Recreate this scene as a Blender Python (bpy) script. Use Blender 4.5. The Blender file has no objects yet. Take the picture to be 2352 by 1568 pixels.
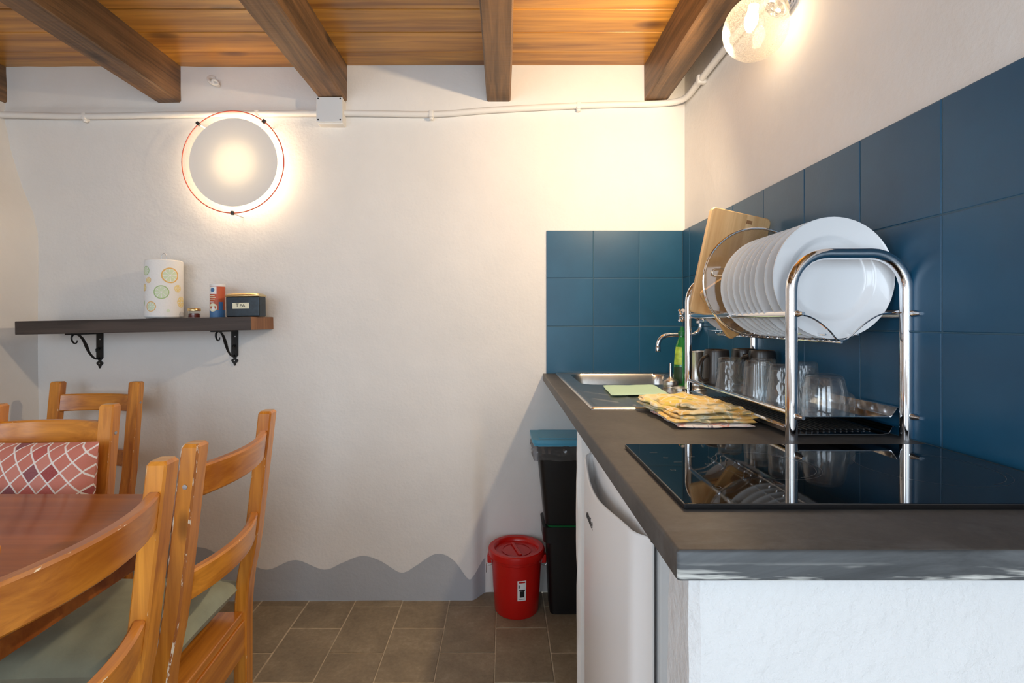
import bpy, bmesh, math, random
from mathutils import Vector, Matrix, noise
R = math.radians
rnd = random.Random(7)
sc = bpy.context.scene
COL = sc.collection

# ------------------------------------------------------------------ camera, world, light, exposure
cam_d = bpy.data.cameras.new('camera'); cam = bpy.data.objects.new('camera', cam_d); COL.objects.link(cam)
CAM_Z = 1.156
cam.location = (0, 0, CAM_Z); cam.rotation_euler = (R(90), 0, 0)
cam_d.sensor_width = 36; cam_d.lens = 18.107
cam_d.shift_x = 0.00808; cam_d.shift_y = -0.01913
cam_d.clip_start = 0.02
sc.camera = cam

w = bpy.data.worlds.new('sky'); sc.world = w; w.use_nodes = True
bgn = w.node_tree.nodes['Background']; bgn.inputs[0].default_value = (.75, .87, 1, 1); bgn.inputs[1].default_value = 1.0

sc.view_settings.view_transform = 'Standard'; sc.view_settings.look = 'None'
sc.view_settings.gamma = 1; sc.view_settings.use_curve_mapping = False
sc.view_settings.exposure = 0.08
sc.cycles.max_bounces = 20; sc.cycles.transmission_bounces = 20; sc.cycles.transparent_max_bounces = 32

def area(name, loc, rot, sx, sy, power, col):
    l = bpy.data.lights.new(name, 'AREA'); l.shape = 'RECTANGLE'; l.size = sx; l.size_y = sy
    l.energy = power; l.color = col
    o = bpy.data.objects.new(name, l); o.location = loc; o.rotation_euler = rot; COL.objects.link(o)
    return o
# daylight entering through the two rear openings (behind the camera)
area('daylight_window', (-1.0, -1.47, 1.45), (R(90), 0, 0), 1.1, 1.2, 18, (.74, .87, 1))
area('daylight_door', (.30, -1.47, 1.08), (R(90), 0, 0), .72, 1.85, 19, (.74, .87, 1))
area('added_side_daylight', (-1.925, -.55, 1.42), (R(90), 0, R(-90)), .82, 1.02, 15, (.78, .89, 1))  # light of a side window added out of view to brighten the right wall
GLOBE_POWER = .8
GLOBE_SPOT = 33.0
WALL_LAMP_POWER = 7.5
WARM = (1, .74, .46)

# ------------------------------------------------------------------ node material helpers
def newmat(name):
    m = bpy.data.materials.new(name); m.use_nodes = True
    nt = m.node_tree
    return m, nt, nt.nodes['Principled BSDF']
def N(nt, t, **kw):
    n = nt.nodes.new(t)
    for k, v in kw.items():
        if k.startswith('i_'):
            key = k[2:]; key = int(key) if key.isdigit() else key.replace('_', ' ')
            n.inputs[key].default_value = v
        else: setattr(n, k, v)
    return n
def c4(c): return (c[0], c[1], c[2], 1)
def coords(nt, scale=(1, 1, 1), rot=(0, 0, 0), rand=True):
    tc = N(nt, 'ShaderNodeTexCoord'); mp = N(nt, 'ShaderNodeMapping')
    mp.inputs['Scale'].default_value = scale; mp.inputs['Rotation'].default_value = rot
    if rand:
        oi = N(nt, 'ShaderNodeObjectInfo')
        mul = N(nt, 'ShaderNodeMath', operation='MULTIPLY', i_1=17.0); nt.links.new(oi.outputs['Random'], mul.inputs[0])
        add = N(nt, 'ShaderNodeVectorMath', operation='ADD')
        nt.links.new(tc.outputs['Object'], add.inputs[0]); nt.links.new(mul.outputs[0], add.inputs[1])
        nt.links.new(add.outputs[0], mp.inputs[0])
    else:
        nt.links.new(tc.outputs['Object'], mp.inputs[0])
    return mp.outputs[0]
def ntex(nt, co, scale, detail=3, rough=.5, dist=0):
    n = N(nt, 'ShaderNodeTexNoise'); n.inputs['Scale'].default_value = scale; n.inputs['Detail'].default_value = detail
    n.inputs['Roughness'].default_value = rough; n.inputs['Distortion'].default_value = dist
    nt.links.new(co, n.inputs['Vector']); return n.outputs[0]
def ramp(nt, fac, stops, interp='LINEAR'):
    r = N(nt, 'ShaderNodeValToRGB'); cr = r.color_ramp; cr.interpolation = interp
    while len(cr.elements) < len(stops): cr.elements.new(.5)
    for e, (p, c) in zip(cr.elements, stops):
        e.position = p; e.color = c4(c) if not isinstance(c, (int, float)) else (c, c, c, 1)
    nt.links.new(fac, r.inputs[0]); return r.outputs[0]
def mixc(nt, fac, a, b, mode='MIX'):
    m = N(nt, 'ShaderNodeMix', data_type='RGBA', blend_type=mode)
    for sock, v in ((m.inputs[0], fac), (m.inputs[6], a), (m.inputs[7], b)):
        if isinstance(v, (int, float)): sock.default_value = v
        elif isinstance(v, tuple): sock.default_value = c4(v)
        else: nt.links.new(v, sock)
    return m.outputs[2]
def mth(nt, op, a, b=None, clamp=False):
    m = N(nt, 'ShaderNodeMath', operation=op); m.use_clamp = clamp
    for i, v in enumerate((a, b)):
        if v is None: continue
        if isinstance(v, (int, float)): m.inputs[i].default_value = v
        else: nt.links.new(v, m.inputs[i])
    return m.outputs[0]
def bump(nt, bs, h, strength, dist):
    b = N(nt, 'ShaderNodeBump'); b.inputs['Strength'].default_value = strength; b.inputs['Distance'].default_value = dist
    nt.links.new(h, b.inputs['Height']); nt.links.new(b.outputs[0], bs.inputs['Normal'])
def plain(name, col, rough=.5, metal=0, coat=0, var=0, vscale=8, bmp=0, bscale=60, bdist=.001):
    m, nt, b = newmat(name)
    b.inputs['Base Color'].default_value = c4(col); b.inputs['Roughness'].default_value = rough
    b.inputs['Metallic'].default_value = metal; b.inputs['Coat Weight'].default_value = coat
    if var or bmp:
        co = coords(nt)
        if var:
            f = ntex(nt, co, vscale, 4, .6)
            nt.links.new(ramp(nt, f, [(.25, tuple(x * (1 - var) for x in col)), (.75, tuple(min(1, x * (1 + var)) for x in col))]), b.inputs['Base Color'])
        if bmp: bump(nt, b, ntex(nt, co, bscale, 3), bmp, bdist)
    return m
def thin_glass(name, tint=(1, 1, 1), ior=1.45, haze=0.0, rough=.02):
    """a thin pane: see-through with a fresnel reflection and a little milkiness"""
    m, nt, b = newmat(name); nt.nodes.remove(b); out = nt.nodes['Material Output']
    tr = N(nt, 'ShaderNodeBsdfTransparent'); tr.inputs[0].default_value = c4(tint)
    gl = N(nt, 'ShaderNodeBsdfGlossy'); gl.inputs['Roughness'].default_value = rough
    f0 = ((ior - 1) / (ior + 1)) ** 2
    lw = N(nt, 'ShaderNodeLayerWeight'); lw.inputs[0].default_value = .5
    fr = mth(nt, 'ADD', mth(nt, 'MULTIPLY', mth(nt, 'POWER', lw.outputs['Facing'], 4.0), .8), f0, True)
    mx = N(nt, 'ShaderNodeMixShader'); nt.links.new(fr, mx.inputs[0])
    nt.links.new(tr.outputs[0], mx.inputs[1]); nt.links.new(gl.outputs[0], mx.inputs[2])
    last = mx.outputs[0]
    if haze:
        tl = N(nt, 'ShaderNodeBsdfTranslucent'); tl.inputs[0].default_value = (.95, .93, .9, 1)
        df = N(nt, 'ShaderNodeBsdfDiffuse'); df.inputs[0].default_value = (.9, .88, .85, 1)
        ad = N(nt, 'ShaderNodeMixShader'); ad.inputs[0].default_value = .35
        nt.links.new(tl.outputs[0], ad.inputs[1]); nt.links.new(df.outputs[0], ad.inputs[2])
        m2 = N(nt, 'ShaderNodeMixShader')
        if isinstance(haze, tuple):
            co = coords(nt, rand=False); f = ntex(nt, co, haze[2], 2, .6)
            nt.links.new(ramp(nt, f, [(.38, haze[0]), (.62, haze[1])]), m2.inputs[0])
        else: m2.inputs[0].default_value = haze
        nt.links.new(last, m2.inputs[1]); nt.links.new(ad.outputs[0], m2.inputs[2]); last = m2.outputs[0]
    nt.links.new(last, out.inputs['Surface'])
    return m
def emit(name, col, s):
    m, nt, b = newmat(name); nt.nodes.remove(b)
    e = N(nt, 'ShaderNodeEmission'); e.inputs[0].default_value = c4(col); e.inputs[1].default_value = s
    nt.links.new(e.outputs[0], nt.nodes['Material Output'].inputs['Surface']); return m
def wood(name, dark, light, axis=2, rough=.35, coat=.3, fine=38, knots=0.0, bmp=.15, contrast=(.385, .625), worn=None, knotcol=None, saw=0, kflat=None, vary=0):
    m, nt, b = newmat(name)
    s = [fine, fine, fine]; s[axis] = fine * .045
    co = coords(nt, tuple(s))
    f = ntex(nt, co, 1.0, 5, .62, .6)
    s2 = [9, 9, 9]; s2[axis] = .7
    co2 = coords(nt, tuple(s2)); f2 = ntex(nt, co2, 1.0, 3, .5, 1.2)
    g = mth(nt, 'ADD', mth(nt, 'MULTIPLY', f, .55), mth(nt, 'MULTIPLY', f2, .45))
    col = ramp(nt, g, [(contrast[0], dark), (contrast[1], light)])
    if knots:
        s3 = [6.5, 6.5, 6.5]; s3[axis] = 2.6
        if kflat is not None: s3[kflat] = .4
        v = N(nt, 'ShaderNodeTexVoronoi'); v.inputs['Scale'].default_value = 1.0; nt.links.new(coords(nt, tuple(s3)), v.inputs['Vector'])
        k = ramp(nt, v.outputs['Distance'], [(.03, 1.0), (.13 * knots, .55), (.2 * knots, 0.0)])
        col = mixc(nt, k, col, knotcol or tuple(x * .3 for x in dark))
    if worn:
        wc, thr = worn
        sw = [120, 120, 120]; sw[axis] = 34
        fw = ntex(nt, coords(nt, tuple(sw)), 1.0, 4, .6)
        col = mixc(nt, ramp(nt, fw, [(thr, 0.0), (thr + .04, 1.0)]), col, wc)
    if vary:
        oi = N(nt, 'ShaderNodeObjectInfo'); col = mixc(nt, 1.0, col, ramp(nt, oi.outputs['Random'], [(0, 1 - vary), (1, 1.0)]), 'MULTIPLY')
    nt.links.new(col, b.inputs['Base Color'])
    b.inputs['Roughness'].default_value = rough; b.inputs['Coat Weight'].default_value = coat; b.inputs['Coat Roughness'].default_value = .2
    if saw:
        s4 = [6, 6, 6]; s4[axis] = 170
        g = mth(nt, 'ADD', g, mth(nt, 'MULTIPLY', ntex(nt, coords(nt, tuple(s4)), 1.0, 3, .6), saw))
    if bmp: bump(nt, b, g, bmp, .002)
    return m

# ------------------------------------------------------------------ materials
def plaster(name, col, fine=.35):
    m, nt, b = newmat(name); co = coords(nt, rand=False)
    f = ntex(nt, co, 2.2, 4, .6)
    nt.links.new(ramp(nt, f, [(.3, tuple(x * .95 for x in col)), (.7, tuple(min(1, x * 1.03) for x in col))]), b.inputs['Base Color'])
    b.inputs['Roughness'].default_value = .85; b.inputs['Specular IOR Level'].default_value = .25
    h = mth(nt, 'ADD', mth(nt, 'MULTIPLY', ntex(nt, co, 9, 3, .5), 2.2), mth(nt, 'MULTIPLY', ntex(nt, co, 95, 4, .6), .45))
    bump(nt, b, h, fine, .006)
    return m
M_PLASTER = plaster('white_plaster', (.80, .785, .76))
M_ROUGH = plaster('rough_white_plaster', (.70, .71, .72), 1.0)
M_DADO = plaster('grey_wall_paint', (.44, .465, .50))
M_CONDUIT = plain('painted_conduit', (.80, .785, .755), .6, bmp=.3, bscale=60)
M_PLANK = wood('amber_stained_plank', (.30, .112, .012), (.70, .33, .046), 0, .36, .3, 30, 1.0, .15, knotcol=(.09, .03, .008), kflat=2, vary=.22)
M_BEAM = wood('dark_stained_beam', (.075, .041, .019), (.25, .132, .056), 1, .55, .05, 60, .8, .6, knotcol=(.03, .018, .01), saw=1.2)
M_CH = {}
for ax, nm in ((0, 'x'), (1, 'y'), (2, 'z')):
    M_CH[ax] = wood('honey_pine_' + nm, (.40, .120, .010), (.77, .310, .036), ax, .28, .45, 42, .55, .06)
M_WORN = wood('worn_pine_edge', (.40, .120, .010), (.77, .310, .036), 2, .4, .2, 42, 0, .1, worn=((.74, .52, .28), .62))
M_WORN2 = wood('chipped_pine_edge', (.26, .07, .012), (.5, .19, .04), 2, .5, .1, 42, 0, .1, worn=((.78, .68, .54), .545))
M_WORNX = wood('worn_rail_edge', (.40, .120, .010), (.77, .310, .036), 0, .35, .3, 42, 0, .1, worn=((.82, .72, .55), .66))
M_LITEND = wood('lit_pine_end', (.50, .24, .07), (.74, .47, .20), 1, .4, .2, 60, 0, .1)  # pine end grain, with light from above painted in as a paler colour
M_TABLE = wood('red_brown_table', (.24, .062, .010), (.48, .160, .028), 0, .30, .4, 26, .5, .05)
M_SHELF = wood('dark_shelf_wood', (.030, .022, .020), (.075, .056, .048), 0, .6, 0, 50, .5, .2)
M_ENDG = wood('shelf_end_grain', (.17, .072, .03), (.33, .155, .07), 2, .6, 0, 50, 0, .2)
M_BAMBOO = wood('bamboo', (.50, .31, .135), (.68, .475, .25), 2, .45, .1, 55, 0, .05)
M_BAMBOO2 = wood('darker_bamboo', (.40, .215, .07), (.56, .335, .13), 2, .45, .1, 55, 0, .05)
M_STAMP = plain('burnt_stamp', (.26, .13, .05), .6, var=.5, vscale=300)

def tile_mat():
    m, nt, b = newmat('petrol_blue_tile'); co = coords(nt)
    f = ntex(nt, co, 5, 4, .6)
    nt.links.new(ramp(nt, f, [(.3, (.006, .070, .145)), (.7, (.009, .090, .180))]), b.inputs['Base Color'])
    b.inputs['Roughness'].default_value = .36; b.inputs['Specular IOR Level'].default_value = .5
    bump(nt, b, ntex(nt, co, 160, 3), .12, .001); return m
M_TILE = tile_mat()
M_GROUT = plain('blue_grout', (.045, .11, .16), .7)
def slate():
    m, nt, b = newmat('slate_floor_tile'); co = coords(nt)
    f = ntex(nt, co, 7, 6, .65, .5); g = ntex(nt, co, 70, 4, .7)
    h = mth(nt, 'ADD', mth(nt, 'MULTIPLY', f, .6), mth(nt, 'MULTIPLY', g, .4))
    nt.links.new(ramp(nt, h, [(.3, (.18, .145, .097)), (.55, (.30, .245, .165)), (.75, (.44, .37, .27))]), b.inputs['Base Color'])
    b.inputs['Roughness'].default_value = .55; bump(nt, b, h, .5, .004); return m
M_SLATE = slate()
M_FGROUT = plain('sandy_floor_grout', (.52, .44, .32), .9, var=.3, vscale=30)
def counter_mat(name, edge=False):
    m, nt, b = newmat(name); co = coords(nt, rand=False)
    f = ntex(nt, co, 6, 6, .65, .8); g = ntex(nt, co, 90, 4, .7)
    h = mth(nt, 'ADD', mth(nt, 'MULTIPLY', f, .65), mth(nt, 'MULTIPLY', g, .35))
    col = ramp(nt, h, [(.32, (.046, .042, .038)), (.68, (.094, .086, .077))])
    sm = ntex(nt, coords(nt, (3, 9, 9), rand=False), 1.0, 6, .7, 1.0)
    if edge:
        col = mixc(nt, ramp(nt, sm, [(.36, .08), (.68, .62)]), (.028, .032, .036), (.17, .185, .20))
        lim = ntex(nt, coords(nt, (7, 9, 90), rand=False), 1.0, 4, .6)
        sx = N(nt, 'ShaderNodeSeparateXYZ'); tc = N(nt, 'ShaderNodeTexCoord'); nt.links.new(tc.outputs['Object'], sx.inputs[0])
        zlow = ramp(nt, mth(nt, 'MULTIPLY', mth(nt, 'SUBTRACT', .930, sx.outputs[2]), 60.0, True), [(0, 0.0), (1, 1.0)])
        lm = mth(nt, 'MULTIPLY', ramp(nt, lim, [(.5, 0.0), (.58, 1.0)]), zlow)
        col = mixc(nt, lm, col, (.62, .63, .60))
    else:
        sx = N(nt, 'ShaderNodeSeparateXYZ'); tc = N(nt, 'ShaderNodeTexCoord'); nt.links.new(tc.outputs['Object'], sx.inputs[0])
        near = ramp(nt, sx.outputs[1], [(.50, 1.0), (.62, 0.0)])
        sm2 = ntex(nt, coords(nt, (8, 14, 8), rand=False), 1.0, 6, .7, .6)
        col = mixc(nt, mth(nt, 'MULTIPLY', ramp(nt, sm2, [(.47, 0.0), (.75, .6)]), near), col, (.16, .165, .17))
    nt.links.new(col, b.inputs['Base Color'])
    b.inputs['Roughness'].default_value = .48; bump(nt, b, g, .1, .001); return m
M_COUNTER = counter_mat('slate_laminate'); M_COUNTER_EDGE = counter_mat('scuffed_laminate_edge', True)
M_CHROME = plain('chrome', (.86, .86, .88), .07, 1)
M_STEEL = plain('brushed_steel', (.60, .58, .55), .28, 1, var=.08, vscale=40)
M_DSTEEL = plain('dull_steel', (.42, .39, .36), .33, 1, var=.15, vscale=30)
M_IRON = plain('black_wrought_iron', (.012, .012, .012), .45, .3, bmp=.6, bscale=160, bdist=.002)
M_SCREW = plain('zinc_screw', (.45, .45, .46), .35, 1)
M_DARKSCREW = plain('dark_screw', (.06, .06, .06), .4, .6)
M_PORC = plain('white_porcelain', (.90, .91, .92), .16, 0, .3)
M_PLASTIC_W = plain('white_plastic', (.80, .80, .80), .35)
M_BOX_GREY = plain('pale_grey_box_lid', (.66, .69, .72), .5)
M_FRIDGE = plain('white_enamel', (.85, .845, .84), .3, 0, .2)
M_GASKET = plain('grey_gasket', (.20, .20, .21), .6)
M_BLACKGLASS = plain('black_hob_glass', (.004, .004, .005), .03, 0, 0); M_BLACKGLASS.node_tree.nodes['Principled BSDF'].inputs['Specular IOR Level'].default_value = .6
M_PRINT = plain('grey_hob_print', (.10, .10, .105), .3)
M_HOBSEAL = plain('hob_seal', (.01, .01, .012), .3)
M_BLACK = plain('black_plastic', (.006, .006, .007), .4)
M_BLUE = plain('blue_plastic_lid', (.085, .36, .54), .35)
M_GREEN = plain('green_plastic_lid', (.004, .12, .03), .4)
M_RED = plain('red_plastic', (.55, .006, .004), .32, 0, .1)
M_DARKCER = plain('dark_brown_ceramic', (.022, .017, .014), .32, 0, .2)
M_SAGE = plain('sage_cotton', (.33, .36, .27), .9, var=.12, vscale=14, bmp=.3, bscale=240)
M_MINT = plain('mint_sponge_cloth', (.46, .68, .55), .9, bmp=.5, bscale=300)
M_BAG = thin_glass('grey_bin_liner', (.40, .44, .52), 1.6, .20, .08)
M_TUMBLER = thin_glass('clear_drinking_glass', (.955, .97, .975), 1.75, .025, .03)
M_PANE = thin_glass('clear_pane', (.97, .98, .97))
M_LIDGLASS = thin_glass('smoky_lid_glass', (.80, .78, .74), 1.45, .03)
M_WINPANE = thin_glass('window_glass', (.98, .99, 1))
M_GLOBE = thin_glass('seeded_globe_glass', (1, .97, .92), 1.35, (.07, .26, 420.0), .05)
M_LAMPCLEAR = thin_glass('clear_lamp_rim', (.97, .95, .92), 1.4, .05)
def frosted():
    m, nt, b = newmat('frosted_lamp_glass'); nt.nodes.remove(b)
    tl = N(nt, 'ShaderNodeBsdfTranslucent'); tl.inputs[0].default_value = (.22, .205, .165, 1)
    df = N(nt, 'ShaderNodeBsdfDiffuse'); df.inputs[0].default_value = (.93, .91, .87, 1)
    mx = N(nt, 'ShaderNodeMixShader'); mx.inputs[0].default_value = .90
    nt.links.new(tl.outputs[0], mx.inputs[1]); nt.links.new(df.outputs[0], mx.inputs[2])
    nt.links.new(mx.outputs[0], nt.nodes['Material Output'].inputs['Surface']); return m
M_FROST = frosted()
M_REDRIM = plain('red_lamp_rim', (.75, .09, .05), .35)
M_PAPER = plain('white_kitchen_paper', (.86, .86, .85), .95, bmp=.5, bscale=130, bdist=.002)
M_TIN = plain('dark_mottled_tin', (.010, .020, .030), .35, .2, 0, .6, 40)
M_TINSIDE = plain('dark_grey_tin_side', (.055, .055, .052), .4, .2, 0, .2, 40)
M_GOLD = plain('pale_gold_metal', (.75, .58, .30), .3, 1)
M_CREAM = plain('cream_paper_label', (.82, .80, .60), .7)
M_INK = plain('black_ink', (.01, .01, .01), .6)
M_WHITEINK = plain('white_ink', (.85, .85, .85), .6)
M_SALTRED = plain('salt_orange_red', (.55, .10, .035), .5)
M_SALTBLUE = plain('salt_blue', (.06, .17, .36), .5)
M_SAFFRON = plain('dark_red_threads', (.12, .008, .005), .7, var=.6, vscale=200)
M_FRUIT = [plain('print_orange', (.80, .50, .16), .95), plain('print_green', (.42, .58, .28), .95), plain('print_pale_green', (.66, .78, .56), .95),
           plain('print_yellow', (.86, .70, .28), .95), plain('print_white', (.86, .86, .84), .95)]
M_SOAP = plain('green_soap_bottle', (.01, .16, .03), .12, 0, .4)
M_SOAPLABEL = plain('lime_label', (.36, .52, .05), .4, var=.5, vscale=60)
M_SOAPDARK = plain('dark_green_reflection', (.010, .045, .012), .4)  # dark reflection low on the bottle, painted as a patch
M_PINKDECK = None
def pillow_mat():
    m, nt, b = newmat('rose_diamond_fabric')
    tc = N(nt, 'ShaderNodeTexCoord'); sx = N(nt, 'ShaderNodeSeparateXYZ'); nt.links.new(tc.outputs['Object'], sx.inputs[0])
    a = mth(nt, 'DIVIDE', sx.outputs[0], .0435); c = mth(nt, 'DIVIDE', sx.outputs[2], .050)
    u = mth(nt, 'ADD', a, c); v = mth(nt, 'SUBTRACT', a, c)
    lines = None
    for t in (u, v):
        fr = mth(nt, 'FRACT', mth(nt, 'ADD', t, 100.0)); d = mth(nt, 'ABSOLUTE', mth(nt, 'SUBTRACT', fr, .5))
        l = ramp(nt, d, [(.435, 0.0), (.455, 1.0)])
        lines = l if lines is None else mth(nt, 'MAXIMUM', lines, l)
    cb = N(nt, 'ShaderNodeCombineXYZ'); nt.links.new(mth(nt, 'FLOOR', u), cb.inputs[0]); nt.links.new(mth(nt, 'FLOOR', v), cb.inputs[1])
    wn = N(nt, 'ShaderNodeTexWhiteNoise', noise_dimensions='2D'); nt.links.new(cb.outputs[0], wn.inputs['Vector'])
    cell = ramp(nt, wn.outputs[0], [(0, (.56, .175, .125)), (.42, (.60, .22, .165)), (.64, (.46, .085, .07)), (.80, (.30, .03, .035)), (.92, (.22, .05, .07))], 'CONSTANT')
    wv = ntex(nt, coords(nt, rand=False), 260, 3, .7)
    cell = mixc(nt, mth(nt, 'MULTIPLY', wv, .35), cell, (.55, .30, .26))
    nt.links.new(mixc(nt, lines, cell, (.80, .74, .70)), b.inputs['Base Color'])
    b.inputs['Roughness'].default_value = .95; bump(nt, b, wv, .3, .001); return m
M_PILLOW = pillow_mat()
def towel_mat():
    m, nt, b = newmat('yellow_floral_cotton'); co = coords(nt, rand=False)
    v = N(nt, 'ShaderNodeTexVoronoi', feature='F1'); v.inputs['Scale'].default_value = 19
    wob = N(nt, 'ShaderNodeVectorMath', operation='ADD'); nz = N(nt, 'ShaderNodeTexNoise'); nz.inputs['Scale'].default_value = 22; nt.links.new(co, nz.inputs['Vector'])
    sc2 = N(nt, 'ShaderNodeVectorMath', operation='SCALE'); sc2.inputs['Scale'].default_value = .05; nt.links.new(nz.outputs[1], sc2.inputs[0])
    nt.links.new(co, wob.inputs[0]); nt.links.new(sc2.outputs[0], wob.inputs[1]); nt.links.new(wob.outputs[0], v.inputs['Vector'])
    sp = N(nt, 'ShaderNodeSeparateColor'); nt.links.new(v.outputs['Color'], sp.inputs[0])
    base = ramp(nt, sp.outputs[0], [(0, (.78, .48, .12)), (.35, (.80, .60, .22)), (.6, (.82, .74, .48)), (.75, (.70, .60, .08)), (.9, (.30, .34, .24))], 'CONSTANT')
    ring = ramp(nt, v.outputs['Distance'], [(0, (.85, .80, .60)), (.25, (.85, .66, .22)), (.55, (.80, .52, .14)), (.8, (.84, .74, .48))])
    col = mixc(nt, .5, base, ring)
    v2 = N(nt, 'ShaderNodeTexVoronoi', feature='DISTANCE_TO_EDGE'); v2.inputs['Scale'].default_value = 30; nt.links.new(wob.outputs[0], v2.inputs['Vector'])
    col = mixc(nt, ramp(nt, v2.outputs[0], [(.02, .75), (.07, 0.0)]), col, (.83, .79, .66))
    leaf = ntex(nt, coords(nt, (26, 60, 26), (0, 0, .6), rand=False), 1.0, 2, .4)
    col = mixc(nt, ramp(nt, leaf, [(.66, 0.0), (.70, .7)]), col, (.22, .24, .17))
    nt.links.new(col, b.inputs['Base Color']); b.inputs['Roughness'].default_value = .9
    bump(nt, b, ntex(nt, co, 420, 2), .25, .001); return m
M_TOWEL = towel_mat()
def pinkcloth():
    m, nt, b = newmat('pink_and_white_cotton'); co = coords(nt, (1, 1, 1), rand=False)
    f = ntex(nt, co, 34, 3, .5); f2 = ntex(nt, coords(nt, (80, 20, 20), rand=False), 1, 2, .5)
    col = ramp(nt, f, [(.46, (.82, .80, .80)), (.54, (.74, .30, .26)), (.60, (.80, .70, .66)), (.68, (.20, .14, .28))])
    nt.links.new(mixc(nt, ramp(nt, f2, [(.62, 0.0), (.66, .8)]), col, (.12, .10, .2)), b.inputs['Base Color']); b.inputs['Roughness'].default_value = .9
    return m
M_PINK = pinkcloth()

# ------------------------------------------------------------------ mesh helpers
class MB:
    def __init__(s): s.v = []; s.f = []; s.m = []; s.nb = 0; s.na = 0
    def add(s, vs, fs, mi=0, mat=None):
        o = len(s.v); s.na += 1
        s.v += [tuple(mat @ Vector(p)) if mat else tuple(p) for p in vs]
        for i, f in enumerate(fs):
            s.f.append([o + k for k in f]); s.m.append(mi[i] if isinstance(mi, list) else mi)
        return s
    def box(s, x0, x1, y0, y1, z0, z1, bev=0, mi=0, mat=None, seg=2):
        bm = bmesh.new(); bmesh.ops.create_cube(bm, size=1)
        for v in bm.verts:
            v.co = Vector(((x0 + x1) / 2 + v.co.x * (x1 - x0), (y0 + y1) / 2 + v.co.y * (y1 - y0), (z0 + z1) / 2 + v.co.z * (z1 - z0)))
        if bev: s.nb += 1
        if bev: bmesh.ops.bevel(bm, geom=list(bm.edges), offset=bev, segments=seg, profile=.5, affect='EDGES', clamp_overlap=True)
        bm.verts.ensure_lookup_table()
        s.add([v.co.copy() for v in bm.verts], [[v.index for v in f.verts] for f in bm.faces], mi, mat); bm.free(); return s
    def loft(s, rings, caps=True, closed=False, mi=0, mat=None):
        n = len(rings[0]); vs = [p for r in rings for p in r]; fs = []; ms = []
        k = len(rings)
        for i in range(k if closed else k - 1):
            a = i * n; b = ((i + 1) % k) * n
            for j in range(n):
                fs.append([a + j, a + (j + 1) % n, b + (j + 1) % n, b + j]); ms.append(mi[j] if isinstance(mi, list) else mi)
        if caps and not closed:
            fs.append(list(range(n))[::-1]); ms.append(mi[0] if isinstance(mi, list) else mi)
            fs.append([(k - 1) * n + j for j in range(n)]); ms.append(mi[0] if isinstance(mi, list) else mi)
        s.add(vs, fs, ms, mat); return s
    def tube(s, path, r, n=10, closed=False, mi=0, mat=None, flat=None):
        P = [Vector(p) for p in path]; k = len(P); rings = []
        up = None
        for i in range(k):
            if closed: t = P[(i + 1) % k] - P[i - 1]
            else: t = P[min(i + 1, k - 1)] - P[max(i - 1, 0)]
            t.normalize()
            if up is None:
                up = Vector((0, 0, 1)) if abs(t.z) < .9 else Vector((1, 0, 0))
            up = (up - t * up.dot(t)).normalized(); sd = t.cross(up)
            rr = r[i] if isinstance(r, (list, tuple)) else r
            fx, fz = flat or (1, 1)
            rings.append([P[i] + sd * (rr * fx * math.cos(2 * math.pi * j / n)) + up * (rr * fz * math.sin(2 * math.pi * j / n)) for j in range(n)])
        return s.loft(rings, True, closed, mi, mat)
    def lathe(s, prof, n=32, mi=0, mat=None, fn=None, mis=None):
        """prof: (r, z) from one end to the other; r=0 ends close"""
        vs = []; fs = []; ms = []; idx = []
        for i, (r, z) in enumerate(prof):
            if r <= 1e-6: idx.append([len(vs)]); vs.append((0, 0, z))
            else:
                idx.append(list(range(len(vs), len(vs) + n)))
                for j in range(n):
                    a = 2 * math.pi * j / n; rr = fn(r, z, a, i) if fn else r
                    vs.append((rr * math.cos(a), rr * math.sin(a), z))
        for i in range(len(prof) - 1):
            A, B = idx[i], idx[i + 1]; mm = mis[i] if mis else mi
            for j in range(n):
                j2 = (j + 1) % n
                if len(A) == 1 and len(B) == 1: break
                if len(A) == 1: fs.append([A[0], B[j2], B[j]])
                elif len(B) == 1: fs.append([A[j], A[j2], B[0]])
                else: fs.append([A[j], A[j2], B[j2], B[j]])
                ms.append(mm)
        s.add(vs, fs, ms, mat); return s
    def prism(s, outline, z0, z1, mi=0, mat=None):
        return s.loft([[(x, y, z0) for x, y in outline], [(x, y, z1) for x, y in outline]], True, False, mi, mat)
    def grid(s, nu, nv, fn, mi=0, closed_u=False):
        vs = [fn(i / (nu - (0 if closed_u else 1)), j / (nv - 1)) for i in range(nu) for j in range(nv)]
        fs = []
        for i in range(nu if closed_u else nu - 1):
            for j in range(nv - 1):
                a = i * nv + j; b = ((i + 1) % nu) * nv + j
                fs.append([a, b, b + 1, a + 1])
        return s.add(vs, fs, mi)
    def build(s, name, mats, parent=None, loc=None, rot=None, angle=35, fix=True):
        me = bpy.data.meshes.new(name); me.from_pydata([tuple(p) for p in s.v], [], s.f)
        if not isinstance(mats, (list, tuple)): mats = [mats]
        for m in mats: me.materials.append(m)
        for p, mi in zip(me.polygons, s.m): p.material_index = mi
        if fix:
            bm = bmesh.new(); bm.from_mesh(me); bmesh.ops.recalc_face_normals(bm, faces=bm.faces); bm.to_mesh(me); bm.free()
        for p in me.polygons: p.use_smooth = True
        if s.nb and s.nb == s.na:
            me.update(); nv = [Vector() for _ in me.vertices]
            for p in me.polygons:
                for vi in p.vertices: nv[vi] += p.normal * p.area
            me.normals_split_custom_set_from_vertices([tuple(v.normalized()) for v in nv])
        else: me.set_sharp_from_angle(angle=R(angle))
        me.update()
        return link(name, me, parent, loc, rot)
def link(name, me, parent=None, loc=None, rot=None):
    o = bpy.data.objects.new(name, me); COL.objects.link(o)
    if parent: o.parent = parent
    if loc: o.location = loc
    if rot: o.rotation_euler = rot
    return o
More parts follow.
